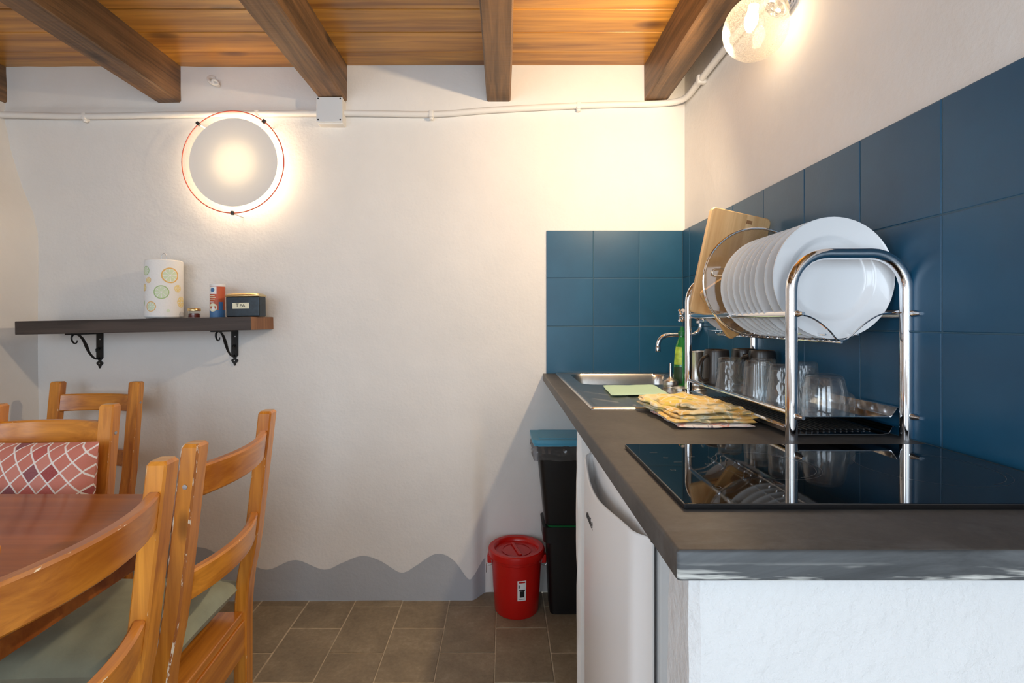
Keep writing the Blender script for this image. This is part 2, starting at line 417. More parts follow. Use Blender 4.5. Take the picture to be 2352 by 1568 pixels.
def tag(o, label, cat, group=None, kind=None):
    o['label'] = label; o['category'] = cat
    if group: o['group'] = group
    if kind: o['kind'] = kind
    return o
def thing(name, label, cat, loc=(0, 0, 0), rot=(0, 0, 0), group=None):
    o = bpy.data.objects.new(name, None); COL.objects.link(o); o.location = loc; o.rotation_euler = rot; o.empty_display_size = .05
    return tag(o, label, cat, group)
def struct(name, mb, mats, parent=None, **k):
    o = mb.build(name, mats, parent, **k)
    if not parent: o['kind'] = 'structure'
    return o
def copy_tree(o, parent=None):
    c = o.copy(); COL.objects.link(c); c.parent = parent
    for ch in list(o.children): copy_tree(ch, c)
    return c
def text(name, body, size, mat, parent, M, ext=.0002, align='CENTER'):
    cu = bpy.data.curves.new('lettering', 'FONT'); cu.body = body; cu.size = size; cu.extrude = ext
    cu.align_x = align; cu.align_y = 'CENTER'
    o = bpy.data.objects.new('lettering', cu); COL.objects.link(o)
    dg = bpy.context.evaluated_depsgraph_get(); me = bpy.data.meshes.new_from_object(o.evaluated_get(dg))
    bpy.data.objects.remove(o); me.transform(M); me.materials.clear(); me.materials.append(mat)
    return link(name, me, parent)
def interp(pts, x):
    if x <= pts[0][0]: return pts[0][1]
    for (a, b), (c, d) in zip(pts, pts[1:]):
        if x <= c:
            t = (x - a) / (c - a); t = t * t * (3 - 2 * t); return b + (d - b) * t
    return pts[-1][1]
def lerp_pts(pts, x):
    if x <= pts[0][0]: return pts[0][1]
    for (a, b), (c, d) in zip(pts, pts[1:]):
        if x <= c: return b + (d - b) * (x - a) / (c - a)
    return pts[-1][1]
def smooth(a, b, x):
    t = min(1, max(0, (x - a) / (b - a))); return t * t * (3 - 2 * t)
def bez(P, n=8):
    """Catmull-Rom through P"""
    P = [Vector(p) for p in P]; out = []
    for i in range(len(P) - 1):
        p0 = P[max(i - 1, 0)]; p1 = P[i]; p2 = P[i + 1]; p3 = P[min(i + 2, len(P) - 1)]
        for k in range(n):
            t = k / n
            out.append(.5 * ((2 * p1) + (p2 - p0) * t + (2 * p0 - 5 * p1 + 4 * p2 - p3) * t * t + (3 * p1 - p0 - 3 * p2 + p3) * t ** 3))
    out.append(P[-1]); return out

# ================================================================== THE ROOM
BY = 2.15; RX = .7515; CEIL = 2.226; CT = .941; YR = -1.5
LXP = [(0, -1.943), (1.40, -1.943), (1.52, -1.946), (1.609, -1.966), (1.718, -2.012), (1.863, -2.057), (2.0, -2.085), (2.10, -2.10), (2.3, -2.11)]
def lx(z): return lerp_pts(LXP, z)
def wy(x, z):
    y = BY
    rec = smooth(-.135, -.07, x + .012 * noise.noise((0, 0, z * 3))) * smooth(.92, .25, z)
    y += .055 * rec
    y -= .010 * smooth(.3, 0, z) * (1 - rec)
    y += .004 * noise.noise((x * 2.1, z * 2.1, 3.3)) * (1 if z < .9 or x < .15 else .25)
    if z > 2.03 and x < -.70: y += .012 * smooth(2.03, 2.06, z) + .006 * noise.noise((x * 7, z * 7, 1))
    if x > .15 and z > .93 and z < 1.55: y = BY
    return y
# back wall
mb = MB(); NX, NZ = 190, 150
mb.grid(NX, NZ, lambda u, v: (-2.20 + u * (RX + .02 + 2.20), wy(-2.20 + u * (RX + .02 + 2.20), v * (CEIL + .02)), v * (CEIL + .02)))
wall_back = struct('wall_back', mb, M_PLASTER, angle=60, fix=False)
# left wall, leaning outwards near the ceiling
mb = MB()
mb.grid(60, 110, lambda u, v: (lx(v * (CEIL + .02)) + .003 * noise.noise((u * 9, v * 5, 0)), YR + u * (2.185 - YR), v * (CEIL + .02)))
LW = (-1.0, -.1, .86, 1.98)  # opening cut for the added side window
_keep = [i for i, f in enumerate(mb.f) if not (LW[0] < sum(mb.v[k][1] for k in f) / 4 < LW[1] and LW[2] < sum(mb.v[k][2] for k in f) / 4 < LW[3])]
mb.f = [mb.f[i] for i in _keep]; mb.m = [mb.m[i] for i in _keep]
wall_left = struct('wall_left', mb, M_PLASTER, angle=60, fix=False)
# right wall
mb = MB()
mb.grid(60, 40, lambda u, v: (RX + .004, YR + u * (2.17 - YR), v * (CEIL + .02)))
wall_right = struct('wall_right', mb, M_PLASTER, angle=60, fix=False)
# rear wall with a window and a doorway
mb = MB(); t0, t1 = YR - .2, YR
wx0, wx1, wz0, wz1 = -1.55, -.45, .85, 2.05; dx0, dx1, dz1 = -.06, .66, 2.02
for b in ((-2.2, wx0, 0, CEIL), (wx0, wx1, 0, wz0), (wx0, wx1, wz1, CEIL), (wx1, dx0, 0, CEIL), (dx0, dx1, dz1, CEIL), (dx1, .8, 0, CEIL)):
    mb.box(b[0], b[1], t0, t1, b[2], b[3])
wall_rear = struct('wall_rear', mb, M_PLASTER)
mb = MB()
for a, b, c, d in ((wx0, wx1, wz0, wz0 + .06), (wx0, wx1, wz1 - .06, wz1), (wx0, wx0 + .06, wz0, wz1), (wx1 - .06, wx1, wz0, wz1), (-1.03, -.97, wz0, wz1)):
    mb.box(a, b, YR - .12, YR - .06, c, d, .004)
win = struct('window_1', mb, M_PLASTIC_W)
MB().box(wx0 + .05, wx1 - .05, YR - .095, YR - .09, wz0 + .05, wz1 - .05).build('pane', M_WINPANE, win)
mb = MB()
for a, b, c, d in ((LW[0] - .06, LW[1] + .06, LW[2] - .03, LW[2] + .05), (LW[0] - .06, LW[1] + .06, LW[3] - .05, LW[3] + .06), (LW[0] - .06, LW[0] + .04, LW[2], LW[3]), (LW[1] - .04, LW[1] + .06, LW[2], LW[3]), (-.575, -.525, LW[2], LW[3])):
    mb.box(-2.09, -1.932, a, b, c, d, .004)
added_win = struct('window_added', mb, M_PLASTIC_W)  # unseen side window, added for the light it gives from the left
MB().box(-1.99, -1.985, LW[0], LW[1], LW[2], LW[3]).build('pane', M_WINPANE, added_win)
mb = MB()
for a, b, c, d in ((dx0, dx0 + .06, 0, dz1), (dx1 - .06, dx1, 0, dz1), (dx0, dx1, dz1 - .06, dz1)):
    mb.box(a, b, YR - .14, YR - .04, c, d, .004)
struct('door_1', mb, M_PLASTIC_W)

# floor: mortar bed, and slate tiles in running bond
flo = struct('floor', MB().box(-2.2, .8, YR - .2, 2.3, -.06, -.0022), M_FGROUT)
TW, TL, gr = .1945, .294, .0035
bm_ = MB().box(-TW / 2 + gr / 2, TW / 2 - gr / 2, -TL / 2 + gr / 2, TL / 2 - gr / 2, -.02, 0, .0022, seg=1)
tile_o = bm_.build('tile', M_SLATE, flo, (0, 0, -5)); tile_me = tile_o.data; bpy.data.objects.remove(tile_o)
for ci in range(-9, 4):
    cx = -.030 - TW / 2 + ci * TW + TW
    off = 0 if ci % 2 else .147
    for k in range(0, 9):
        y = 2.094 + .147 - off - k * TL
        if y - TL / 2 > 2.21 or y < -.2: continue
        o = link('tile', tile_me, flo, (cx, y, rnd.uniform(-.0012, .0004)), (rnd.uniform(-.002, .002), rnd.uniform(-.002, .002), 0))
# ceiling of planks on beams
cei = struct('ceiling', MB().box(-2.2, .8, YR - .2, 2.3, CEIL + .022, CEIL + .05), M_BEAM)
PW = .140
bm_ = MB().box(-1.52, 1.52, -PW / 2 + .0012, PW / 2 - .0012, 0, .02, .003, seg=1)
po = bm_.build('plank', M_PLANK, cei, (0, 0, 0)); plank_me = po.data; bpy.data.objects.remove(po)
y = 2.044 + PW / 2
while y > YR:
    link('plank', plank_me, cei, (-.70, y, CEIL + rnd.uniform(-.001, .001))); y -= PW
BXS = [(-1.404, .100), (-.7085, .108), (-.021, .100), (.6335, .094), (-2.14, .10)]
for cx, bw in BXS:
    mb = MB(); z0 = 2.075; n = 60
    rings = []
    for i in range(n + 1):
        yy = YR + i * (2.19 - YR) / n; c = .006
        j = lambda k: .0016 * noise.noise((cx * 9 + k, yy * 3, k))
        rings.append([(cx - bw / 2 + c + j(1), yy, z0 + j(2)), (cx + bw / 2 - c + j(3), yy, z0 + j(4)), (cx + bw / 2 + j(5), yy, z0 + c), (cx + bw / 2 + j(6), yy, CEIL + .004), (cx - bw / 2 + j(7), yy, CEIL + .004), (cx - bw / 2 + j(8), yy, z0 + c)])
    mb.loft(rings); mb.build('beam', M_BEAM, cei)

# painted grey wave along the foot of the back wall
WAVE = [(-1.95, .31), (-1.70, .19), (-1.53, .275), (-1.385, .225), (-1.248, .215), (-1.16, .175), (-1.045, .143), (-.974, .128), (-.867, .166), (-.749, .127), (-.67, .155), (-.593, .182), (-.52, .165), (-.44, .118), (-.405, .118), (-.36, .145), (-.28, .191), (-.21, .165), (-.149, .089), (-.125, .10), (-.094, .138), (-.078, .15)]
_WC = bez([(a, b, 0) for a, b in WAVE], 8)
def wave(x): return lerp_pts([(p.x, p.y) for p in _WC], x)
mb = MB(); n = 300
mb.grid(n, 12, lambda u, v: (lambda x: (x, wy(x, v * wave(x)) - .0016, v * wave(x)))(-1.93 + u * (1.93 - .079)))
struct('baseboard_back', mb, M_DADO, angle=60, fix=False)

# blue wall tiles on a grout bed, back and right
ZR = [CT, 1.138, 1.3385, 1.536]
XS = [.178, .3726, .5634, .744]
MB().box(.1785, RX, BY - .0062, BY + .01, CT, 1.5355).build('grout', M_GROUT, wall_back)
YS = [2.142, 2.065, 1.873, 1.673, 1.475, 1.275, 1.0755, .8753, .675, .49]
MB().box(RX - .0062, RX + .006, .49, BY, CT, 1.5355).build('grout', M_GROUT, wall_right)
g = .0022; cache = {}
def tile_piece(parent, kind, a0, a1, z0, z1):
    key = (kind, round(a1 - a0, 4), round(z1 - z0, 4)); h = (a1 - a0) / 2 - g / 2; k = (z1 - z0) / 2 - g / 2
    if key not in cache:
        m = MB()
        if kind == 'b': m.box(-h, h, -.0075, .006, -k, k, .0016)
        else: m.box(-.0075, .006, -h, h, -k, k, .0016)
        o = m.build('tile', M_TILE); cache[key] = o.data; bpy.data.objects.remove(o)
    j = rnd.uniform(-.0004, .0004)
    loc = ((a0 + a1) / 2, BY + j, (z0 + z1) / 2) if kind == 'b' else (RX + j, (a0 + a1) / 2, (z0 + z1) / 2)
    link('tile', cache[key], parent, loc, (rnd.uniform(-.002, .002), rnd.uniform(-.001, .001), rnd.uniform(-.002, .002)))
for r in range(3):
    for c in range(3): tile_piece(wall_back, 'b', XS[c], XS[c + 1], ZR[r], ZR[r + 1])
    for c in range(9): tile_piece(wall_right, 'r', YS[c + 1], YS[c], ZR[r], ZR[r + 1])

# plastered piers that carry the counter
def pier(name, x0, x1, y0, y1, z1, mat):
    mb = MB(); n = 26; rings = []
    for i in range(n + 1):
        z = z1 * i / n; ring = []
        c = .008
        base = [(x0 + c, y0), ((x0 * 3 + x1) / 4, y0), ((x0 + x1) / 2, y0), (x1, y0), (x1, y1), (x0 + c, y1), (x0, y1 - c), (x0, (y0 + y1) / 2), (x0, y0 + c)]
        for k, (x, y) in enumerate(base):
            ring.append((x + (.003 * noise.noise((k * 3.1, z * 16, 1.7)) if k != 3 and k != 4 else 0), y + .0025 * noise.noise((k * 5.3, z * 14, 4.2)), z))
        rings.append(ring)
    mb.loft(rings); return struct(name, mb, mat)
pier('wall_near', .186, RX, .508, .592, .911, M_ROUGH)
pier('wall_far', .174, RX, 1.204, 1.243, .911, M_PLASTER)

# ================================================================== COUNTER AND WHAT STANDS ON IT
xs = [.163, .262, .66, RX]; ys = [.485, 1.735, 2.105, BY]
bm = bmesh.new(); vd = {}
def gv(x, y, z):
    k = (round(x, 4), round(y, 4), round(z, 4))
    if k not in vd: vd[k] = bm.verts.new(k)
    return vd[k]
z0, z1 = CT - .030, CT
cells = {(i, j) for i in range(3) for j in range(3)} - {(1, 1)}
for i, j in cells:
    a, b, c, d = xs[i], xs[i + 1], ys[j], ys[j + 1]
    bm.faces.new([gv(a, c, z1), gv(b, c, z1), gv(b, d, z1), gv(a, d, z1)]); bm.faces.new([gv(a, d, z0), gv(b, d, z0), gv(b, c, z0), gv(a, c, z0)])
    for (di, dj, p, q) in ((-1, 0, (a, d), (a, c)), (1, 0, (b, c), (b, d)), (0, -1, (a, c), (b, c)), (0, 1, (b, d), (a, d))):
        if (i + di, j + dj) not in cells:
            bm.faces.new([gv(*p, z0), gv(*q, z0), gv(*q, z1), gv(*p, z1)])
bmesh.ops.recalc_face_normals(bm, faces=bm.faces)
ed = [e for e in bm.edges if all((abs(v.co.x - .163) < 1e-4 or abs(v.co.y - .485) < 1e-4) for v in e.verts) and (abs(e.verts[0].co.z - e.verts[1].co.z) > .01 or (len(e.link_faces) == 2 and abs(e.link_faces[0].normal.dot(e.link_faces[1].normal)) < .1))]
bmesh.ops.bevel(bm, geom=ed, offset=.004, segments=3, profile=.5, affect='EDGES')
for f in bm.faces: f.material_index = 1 if f.normal.y < -.6 else 0; f.smooth = True
me = bpy.data.meshes.new('countertop'); bm.to_mesh(me); bm.free(); me.materials.append(M_COUNTER); me.materials.append(M_COUNTER_EDGE); me.set_sharp_from_angle(angle=R(40))
tag(link('countertop', me), 'long dark slate-grey worktop along the tiled wall, front edge scuffed pale', 'countertop')

# sink with drainboard
SX0, SX1, SY0, SY1 = .214, .700, 1.262, 2.132; ST = CT + .0015
GRV = [((.250, 1.42), (.300, 1.36)), ((.250, 1.56), (.335, 1.45)), ((.335, 1.31), (.36, 1.62)), ((.385, 1.31), (.40, 1.62)), ((.435, 1.31), (.44, 1.62)), ((.49, 1.31), (.49, 1.62)), ((.545, 1.31), (.54, 1.62)), ((.60, 1.31), (.59, 1.62))]
def segd(x, y, a, b):
    ax, ay = a; bx, by = b; dx, dy = bx - ax, by - ay; t = max(0, min(1, ((x - ax) * dx + (y - ay) * dy) / (dx * dx + dy * dy)))
    return math.hypot(x - ax - t * dx, y - ay - t * dy)
def rrect(x, y, x0, x1, y0, y1, r):
    qx = max(x0 + r - x, x - (x1 - r), 0); qy = max(y0 + r - y, y - (y1 - r), 0)
    return r - math.hypot(qx, qy)
def sink_z(x, y):
    d = min(x - SX0, SX1 - x, y - SY0, SY1 - y)
    z = ST + .0045 * (smooth(0, .004, d) - .55 * smooth(.012, .020, d))
    if y < 1.70 and d > .02:
        for a, b in GRV:
            q = segd(x, y, a, b)
            if q < .008: z += .0022 * (1 - q / .008) ** .7
    m = rrect(x, y, .266, .656, 1.74, 2.10, .055)
    if m > 0: z -= .145 * smooth(0, .03, m)
    return z
mb = MB(); nx, ny = 110, 190
mb.grid(nx, ny, lambda u, v: (lambda x, y: (x, y, sink_z(x, y)))(SX0 + u * (SX1 - SX0), SY0 + v * (SY1 - SY0)))
rim = []
for k in range(4): pass
mb.box(SX0, SX1, SY0, SY0 + .0006, CT + .0002, ST); mb.box(SX0, SX0 + .0006, SY0, SY1, CT + .0002, ST)
sink = thing('sink', 'stainless steel inset sink with ribbed drainboard at the back of the worktop', 'sink', (0, 0, 0))
mb.build('basin', M_STEEL, sink, angle=50, fix=False)
MB().lathe([(0, .002), (.030, .002), (.034, 0), (.034, -.01), (0, -.01)], 24).build('drain', M_DSTEEL, sink, (.46, 1.92, ST - .140))

# hob
hob = thing('hob', 'black glass two-zone hob set into the worktop near its front end', 'hob', (.4625, .732, CT))
MB().box(-.2565, .2565, -.144, .144, .0006, .0075, .0014).build('glass_top', M_BLACKGLASS, hob)
MB().box(-.254, .254, -.1415, .1415, 0, .0012).build('seal', M_HOBSEAL, hob)
def ringflat(r0, r1, a0=0, a1=360, n=72):
    m = MB(); vs = []; fs = []
    for i in range(n + 1):
        a = R(a0 + (a1 - a0) * i / n); vs += [(r0 * math.cos(a), r0 * math.sin(a), 0), (r1 * math.cos(a), r1 * math.sin(a), 0)]
    for i in range(n): fs.append([2 * i, 2 * i + 1, 2 * i + 3, 2 * i + 2])
    return m.add(vs, fs)
for x, y, r in ((-.084, .016, .065), (.142, .004, .082)):
    ringflat(r - .0008, r, -75, 55).build('burner_ring', M_PRINT, hob, (x, y, .0077), fix=False)
    ringflat(r + .0068, r + .0072).build('burner_outline', M_PRINT, hob, (x, y, .0077), fix=False)
for i, (x, y) in enumerate(((-.225, .085), (-.215, .055), (-.205, .030), (-.225, -.01), (-.175, .06), (-.165, .02))):
    if i % 2: ringflat(.003, .0036, 0, 360, 20).build('touch_mark', M_PRINT, hob, (x, y, .0077), fix=False)
    else: MB().box(-.006, .006, -.0004, .0004, 0, .0001).build('touch_mark', M_PRINT, hob, (x, y, .0077))
ringflat(.0045, .0055, 0, 360, 24).build('touch_mark', M_PRINT, hob, (-.195, -.085, .0077), fix=False)

# --- dish rack
RKX0, RKX1, RKY0, RKY1 = .528, .7385, .945, 1.522
rack = thing('dish_rack', 'two-tier chrome dish rack standing on the worktop against the right-hand tiles', 'dish rack', (0, 0, 0))
def uframe(x0, x1, y, r=.0105, top=1.281, cr=.066):
    pts = [(x0, y, CT), (x0, y, CT + .05), (x0, y, top - cr - .1), (x0, y, top - cr)]
    for k in range(1, 9):
        a = R(180 - 90 * k / 8); pts.append((x0 + cr + cr * math.cos(a), y, top - cr + cr * math.sin(a)))
    for k in range(0, 9):
        a = R(90 - 90 * k / 8); pts.append((x1 - cr + cr * math.cos(a), y, top - cr + cr * math.sin(a)))
    pts += [(x1, y, top - cr - .1), (x1, y, CT + .05), (x1, y, CT)]
    return MB().tube(pts, r, 20)
uframe(RKX0, RKX1, RKY0).build('end_frame', M_CHROME, rack)
uframe(.546, .7385, RKY1).build('end_frame', M_CHROME, rack)
def railbar(x0, x1, z0, z1): return MB().tube([(x0, RKY0, z0), (x1, RKY1, z1)], .0075, 14, flat=(.75, 1.05))
railbar(.533, .549, 1.171, 1.174).build('side_rail', M_CHROME, rack)
railbar(.735, .735, 1.171, 1.174).build('side_rail', M_CHROME, rack)
VX, VZ = .6255, 1.1215
def vwire(y, r=.0016, x0=.536, x1=.733, amp=0):
    pts = bez([(x0, y, 1.170), (x0 + .024, y, 1.167), (x0 + .044, y, 1.157), (x0 + .066, y, 1.139), (VX - .010, y, VZ + .003), (VX, y, VZ), (VX + .010, y, VZ + .003), (x1 - .078, y, 1.142), (x1 - .056, y, 1.159), (x1 - .032, y, 1.171), (x1, y, 1.173)], 4)
    return MB().tube(pts, r, 8)
PY = [.9955, 1.0275, 1.067, 1.0905, 1.115, 1.139, 1.170, 1.199, 1.2335]
WY = [.953, .989, 1.026, 1.057, 1.081, 1.105, 1.133, 1.163, 1.195, 1.2365, 1.285, 1.318, 1.352, 1.385, 1.43, 1.465, 1.495]
for y in WY: vwire(y, x0=.537 + .016 * (y - .945) / .58).build('plate_wire', M_CHROME, rack)
MB().tube([(VX, RKY0 + .008, VZ - .003), (VX, RKY1 - .02, VZ - .003)], .0024, 10).build('ridge_wire', M_CHROME, rack)
for dx, dz in ((-.03, .014), (.03, .014)):
    MB().tube([(VX + dx, RKY0 + .008, VZ + dz - .003), (VX + dx, RKY1 - .02, VZ + dz - .003)], .0018, 8).build('ridge_wire', M_CHROME, rack)
def bolt(x, y, z, d=1):
    m = MB(); m.lathe([(0, -.004), (.0062, -.004), (.0062, .003), (.0045, .006), (.0035, .014), (.003, .016), (0, .016)], 14)
    return m.build('bolt', M_CHROME, rack, (x, y, z), (R(90), 0, 0))
for x in (RKX0 + .006, RKX1 + .004):
    for z in (1.171, .984): bolt(x, RKY0 - .0115, z)
TZ = .9805
# glass tray: thin steel sheet with upturned long lips
mb = MB(); prof = [(.537, TZ + .004), (.540, TZ + .006), (.546, TZ + .004), (.549, TZ), (.720, TZ), (.731, TZ + .016), (.737, TZ + .017)]
def strip(prof, y0, y1, t=.0012):
    rings = []
    for y in (y0, y1): rings.append([(x, y, z) for x, z in prof] + [(x, y, z - t) for x, z in prof[::-1]])
    return MB().loft(rings)
strip(prof, RKY0 + .012, RKY1 - .012).build('glass_tray', M_CHROME, rack)
MB().tube([(.538, RKY0, TZ + .004), (.546, RKY1, TZ + .004)], .0052, 12).build('tray_rail', M_CHROME, rack)
prof = [(.522, .961), (.527, .964), (.532, .950), (.545, .947), (.705, .947), (.718, .950), (.724, .962), (.729, .961)]
dt = strip(prof, RKY0 + .014, RKY1 - .08).build('drip_tray', M_CHROME, rack)
mb = MB()
for k in range(14): mb.tube([(.56 + .011 * k, RKY0 + .045, .9495), (.56 + .011 * k, RKY1 - .1, .9495)], .0018, 6)
mb.build('tray_ribs', M_DARKSCREW, dt)['kind'] = 'stuff'

# --- plates
def plate_mb(r=.1155):
    k = r / .122
    p = [(0, .004), (.070, .004), (.078, .006), (.084, .013), (.090, .0165), (.119, .0205), (.122, .0225), (.122, .0205), (.118, .0165), (.092, .0125), (.084, .006), (.074, 0), (.072, -.002), (.068, -.002), (.066, .0005), (0, .0005)]
    return MB().lathe([(a * k, z * k) for a, z in p], 72)
po = plate_mb().build('dinner_plate', M_PORC, None, angle=50); plate_me = po.data; bpy.data.objects.remove(po)
NTH = ['first', 'second', 'third', 'fourth', 'fifth', 'sixth', 'seventh', 'eighth', 'ninth']
for i, y in enumerate(PY):
    o = link('dinner_plate', plate_me, None, (VX + .001 * i / 8 + rnd.uniform(-.0008, .0008), y, VZ + .1178), (R(90 + (0 if i < 2 else 2.0)), 0, 0))
    lab = ('white plate at the near end of the upper rack, full face showing' if i == 0 else
           'second white plate from the near end, pressed behind the front plate' if i == 1 else
           'white plate edge-on in the rack, last before the glass lid' if i == 8 else
           'white plate edge-on in the rack, %s counted from the near end' % NTH[i])
    tag(o, lab, 'plate', 'white plates standing in the upper rack')
o = plate_mb(.095).build('dinner_plate', M_PORC, None, (.640, 1.452, VZ + .0995), (R(90), 0, 0), angle=50)
tag(o, 'smaller white plate standing behind the wooden boards at the far end of rack', 'plate', 'white plates standing in the upper rack')

# pan lid of glass with steel rim and wire loop
lid = thing('pan_lid', 'round glass pan lid with a thin steel rim between plates and boards', 'pan lid', (.6205, 1.262, VZ + .1325), (R(90), 0, 0))
MB().lathe([(0, .018), (.05, .016), (.10, .009), (.129, 0), (.129, -.002), (.10, .006), (.05, .0135), (0, .0155)], 48).build('glass_dome', M_LIDGLASS, lid, angle=60)
MB().tube([(.131 * math.cos(R(a)), .131 * math.sin(R(a)), 0) for a in range(0, 360, 6)], .003, 10, True).build('rim', M_CHROME, lid)
lp = [(-.06, .0085, .022)] + [(-.106 + .0085 * math.cos(R(a)), .0085 * math.sin(R(a)), .012) for a in range(90, 271, 20)] + [(-.06, -.0085, .022)]
MB().tube([(x, y + .022, z) for x, y, z in lp], .0016, 8).build('handle', M_CHROME, lid)

# cutting boards
def board(name, label, w_, h_, t_, loc, rot, mat, stamp=None):
    b = thing(name, label, 'cutting board', loc, rot)
    r = .012; out = []
    for cx, cz, a0 in ((w_ - r, r, -90), (w_ - r, h_ - r, 0), (r, h_ - r, 90), (r, r, 180)):
        for k in range(6): a = R(a0 + 18 * k); out.append((cx + r * math.cos(a), cz + r * math.sin(a)))
    e = .0025
    def ring(y, s): return [(w_ / 2 + (x - w_ / 2) * (1 - 2 * s / w_), y, h_ / 2 + (z - h_ / 2) * (1 - 2 * s / h_)) for x, z in out]
    MB().loft([ring(-t_ / 2, e), ring(-t_ / 2 + e, 0), ring(t_ / 2 - e, 0), ring(t_ / 2, e)]).build('panel', mat, b)
    if stamp:
        x, z, s = stamp; MB().box(x - s, x + s, -t_ / 2 - .0003, -t_ / 2 + .001, z - s * .6, z + s * .6).build('burnt_stamp', M_STAMP, b)
    return b
board('cutting_board', 'large pale bamboo cutting board tilted behind the glass lid', .166, .292, .016, (.502, 1.400, 1.1845), (R(-1), R(12.5), 0), M_BAMBOO, (.108, .271, .008))
# smaller board set on its corner
board('cutting_board', 'smaller darker wooden board standing on one corner before the large board', .155, .146, .012, (.5850, 1.334, 1.1085), (0, R(-33.7), 0), M_BAMBOO2, (.035, .026, .014))

# --- mugs, tumblers and the glass cup, all upside down on the lower tray
def mug(label, loc, rz, h=.100, r0=.0365, r1=.0315):
    t = thing('mug', label, 'mug', loc, (0, 0, rz), 'dark mugs upside down in the lower rack')
    MB().lathe([(0, h - .005), (r1 - .005, h - .004), (r1 - .003, h), (r1, h - .002), (r1 + .0015, h - .008), (r0, .028), (r0, .002), (r0 - .0015, 0), (r0 - .004, .002), (r0 - .004, h - .02), (0, h - .014)], 40).build('body', M_DARKCER, t)
    pts = bez([(r0 - .002, 0, .018), (r0 + .014, 0, .016), (r0 + .026, 0, .030), (r0 + .027, 0, .052), (r0 + .016, 0, .074), (r0 - .003, 0, .084)], 5)
    MB().tube(pts, .0052, 12, flat=(1.2, .8)).build('handle', M_DARKCER, t)
    return t
mug('dark brown mug upside down at the rack\'s far end, handle towards the sink', (.5885, 1.425, TZ), R(205))
mug('dark brown mug upside down beside the tiles, farther of the two there', (.682, 1.462, TZ), R(250))
mug('dark brown mug upside down beside the tiles, behind the row of tumblers', (.694, 1.384, TZ), R(150))
def tumbler(label, loc, rz, dots):
    h, r0, r1 = .087, .0335, .0275
    t = thing('tumbler', label, 'tumbler', loc, (0, 0, rz), 'clear tumblers upside down in the lower rack')
    prof = [(0, h), (r1 - .003, h), (r1, h - .003)] + [(r1 + (r0 - r1) * k / 14, h - .004 - (h - .004) * k / 14) for k in range(1, 15)]
    no = len(prof); prof += [(r0 - .0022, 0), (r1 - .003, h - .016), (r1 - .007, h - .013), (0, h - .012)]
    def fn(r, z, a, i):
        if not 2 <= i < no - 1: return r
        if dots:
            q = math.cos(8 * a) * math.cos(2 * math.pi * z / .026)
            return r + .0011 * smooth(.45, .9, q)
        return r - .0011 * (1 - abs(math.cos(5 * a))) * smooth(.004, .02, z)
    MB().lathe(prof, 80, fn=fn).build('glass_body', M_TUMBLER, t, angle=60)
    return t
tumbler('clear dimpled tumbler upside down, nearest to the dark mug with handle', (.5665, 1.292, TZ), 0, True)
tumbler('clear fluted tumbler upside down, set back from the tray rail behind the other fluted one', (.632, 1.255, TZ), 0, False)
tumbler('clear fluted tumbler upside down close to the tray rail, mid rack', (.5825, 1.182, TZ), .3, False)
tumbler('clear dimpled tumbler upside down, just behind the rack\'s near left leg', (.5905, 1.088, TZ), .2, True)
tumbler('clear dimpled tumbler upside down on the wall side, behind the glass cup', (.669, 1.150, TZ), .1, True)
cup = thing('glass_cup', 'smooth clear glass cup upside down with stubby handle, nearest in the rack', 'cup', (.6215, 1.000, TZ))
h = .074
MB().lathe([(0, h), (.026, h), (.031, h - .002), (.0345, h - .008), (.0385, .046), (.0415, .018), (.0425, .002), (.0415, 0), (.0400, .002), (.0392, .018), (.0362, .046), (.0325, h - .010), (.028, h - .006), (0, h - .006)], 64).build('glass_body', M_TUMBLER, cup, angle=60)
MB().tube(bez([(.0405, .004, .014 + .022), (.050, .004, .036), (.0565, .004, .031), (.058, .004, .018), (.057, .004, .003)], 6), .0046, 12, flat=(1.7, .55)).build('handle', M_TUMBLER, cup)

# --- things around the sink
def slab(name, quad, nu, nv, z0, t, wav, seed, mats, parent=None, layers=1, gap=0, p=6, wsc=14, edge=.006, loc=None, domes=0, mb=None):
    """soft flat piece: quad = back-left, back-right, front-right, front-left (x, y)"""
    own = mb is None; mb = mb or MB()
    A, B, C, D = [Vector((a, b, 0)) for a, b in quad]
    for side in (1, -1):
        def fn(u, v):
            e = noise.noise((u * 5 + seed, v * 5, seed * 1.7)) * edge
            P = A.lerp(B, u).lerp(D.lerp(C, u), v)
            n1 = noise.noise((P.x * wsc + seed, P.y * wsc, seed)) ; n2 = noise.noise((P.x * wsc * 2.6, P.y * wsc * 2.6 + seed, 2.2))
            prof = ((1 - abs(2 * u - 1) ** p) * (1 - abs(2 * v - 1) ** p)) ** .5 if 0 < u < 1 and 0 < v < 1 else 0
            zz = z0 + t + wav * (n1 + .45 * n2 + .6) * (1 if side > 0 or domes == 0 else .35) + domes * prof * (1 if side > 0 else 0)
            return (P.x + e * (1 if abs(u - .5) > .2 else .5), P.y + e * .8, zz + side * t * prof)
        mb.grid(nu, nv, fn)
    return mb.build(name, mats, parent, loc, angle=80) if own else mb
sp = slab('sponge_cloth', [(.318, 1.655), (.488, 1.668), (.470, 1.458), (.301, 1.440)], 22, 22, CT + .0065, .0030, .0012, 3, M_MINT, p=30, edge=.001)
tag(sp, 'mint green sponge cloth lying flat on the sink drainboard', 'sponge cloth')
pc = slab('folded_cloth', [(.346, 1.22), (.478, 1.24), (.507, 1.036), (.352, 1.030)], 30, 30, CT, .0035, .0018, 9, M_PINK, p=14, edge=.006)
tag(pc, 'pink and white cloth folded flat beneath the yellow floral towel', 'cloth')
mb = MB()
slab('', [(.334, 1.262), (.488, 1.300), (.517, 1.047), (.350, 1.040)], 60, 60, CT + .0072, .0030, .0030, 5, None, p=40, wsc=17, edge=.010, mb=mb)
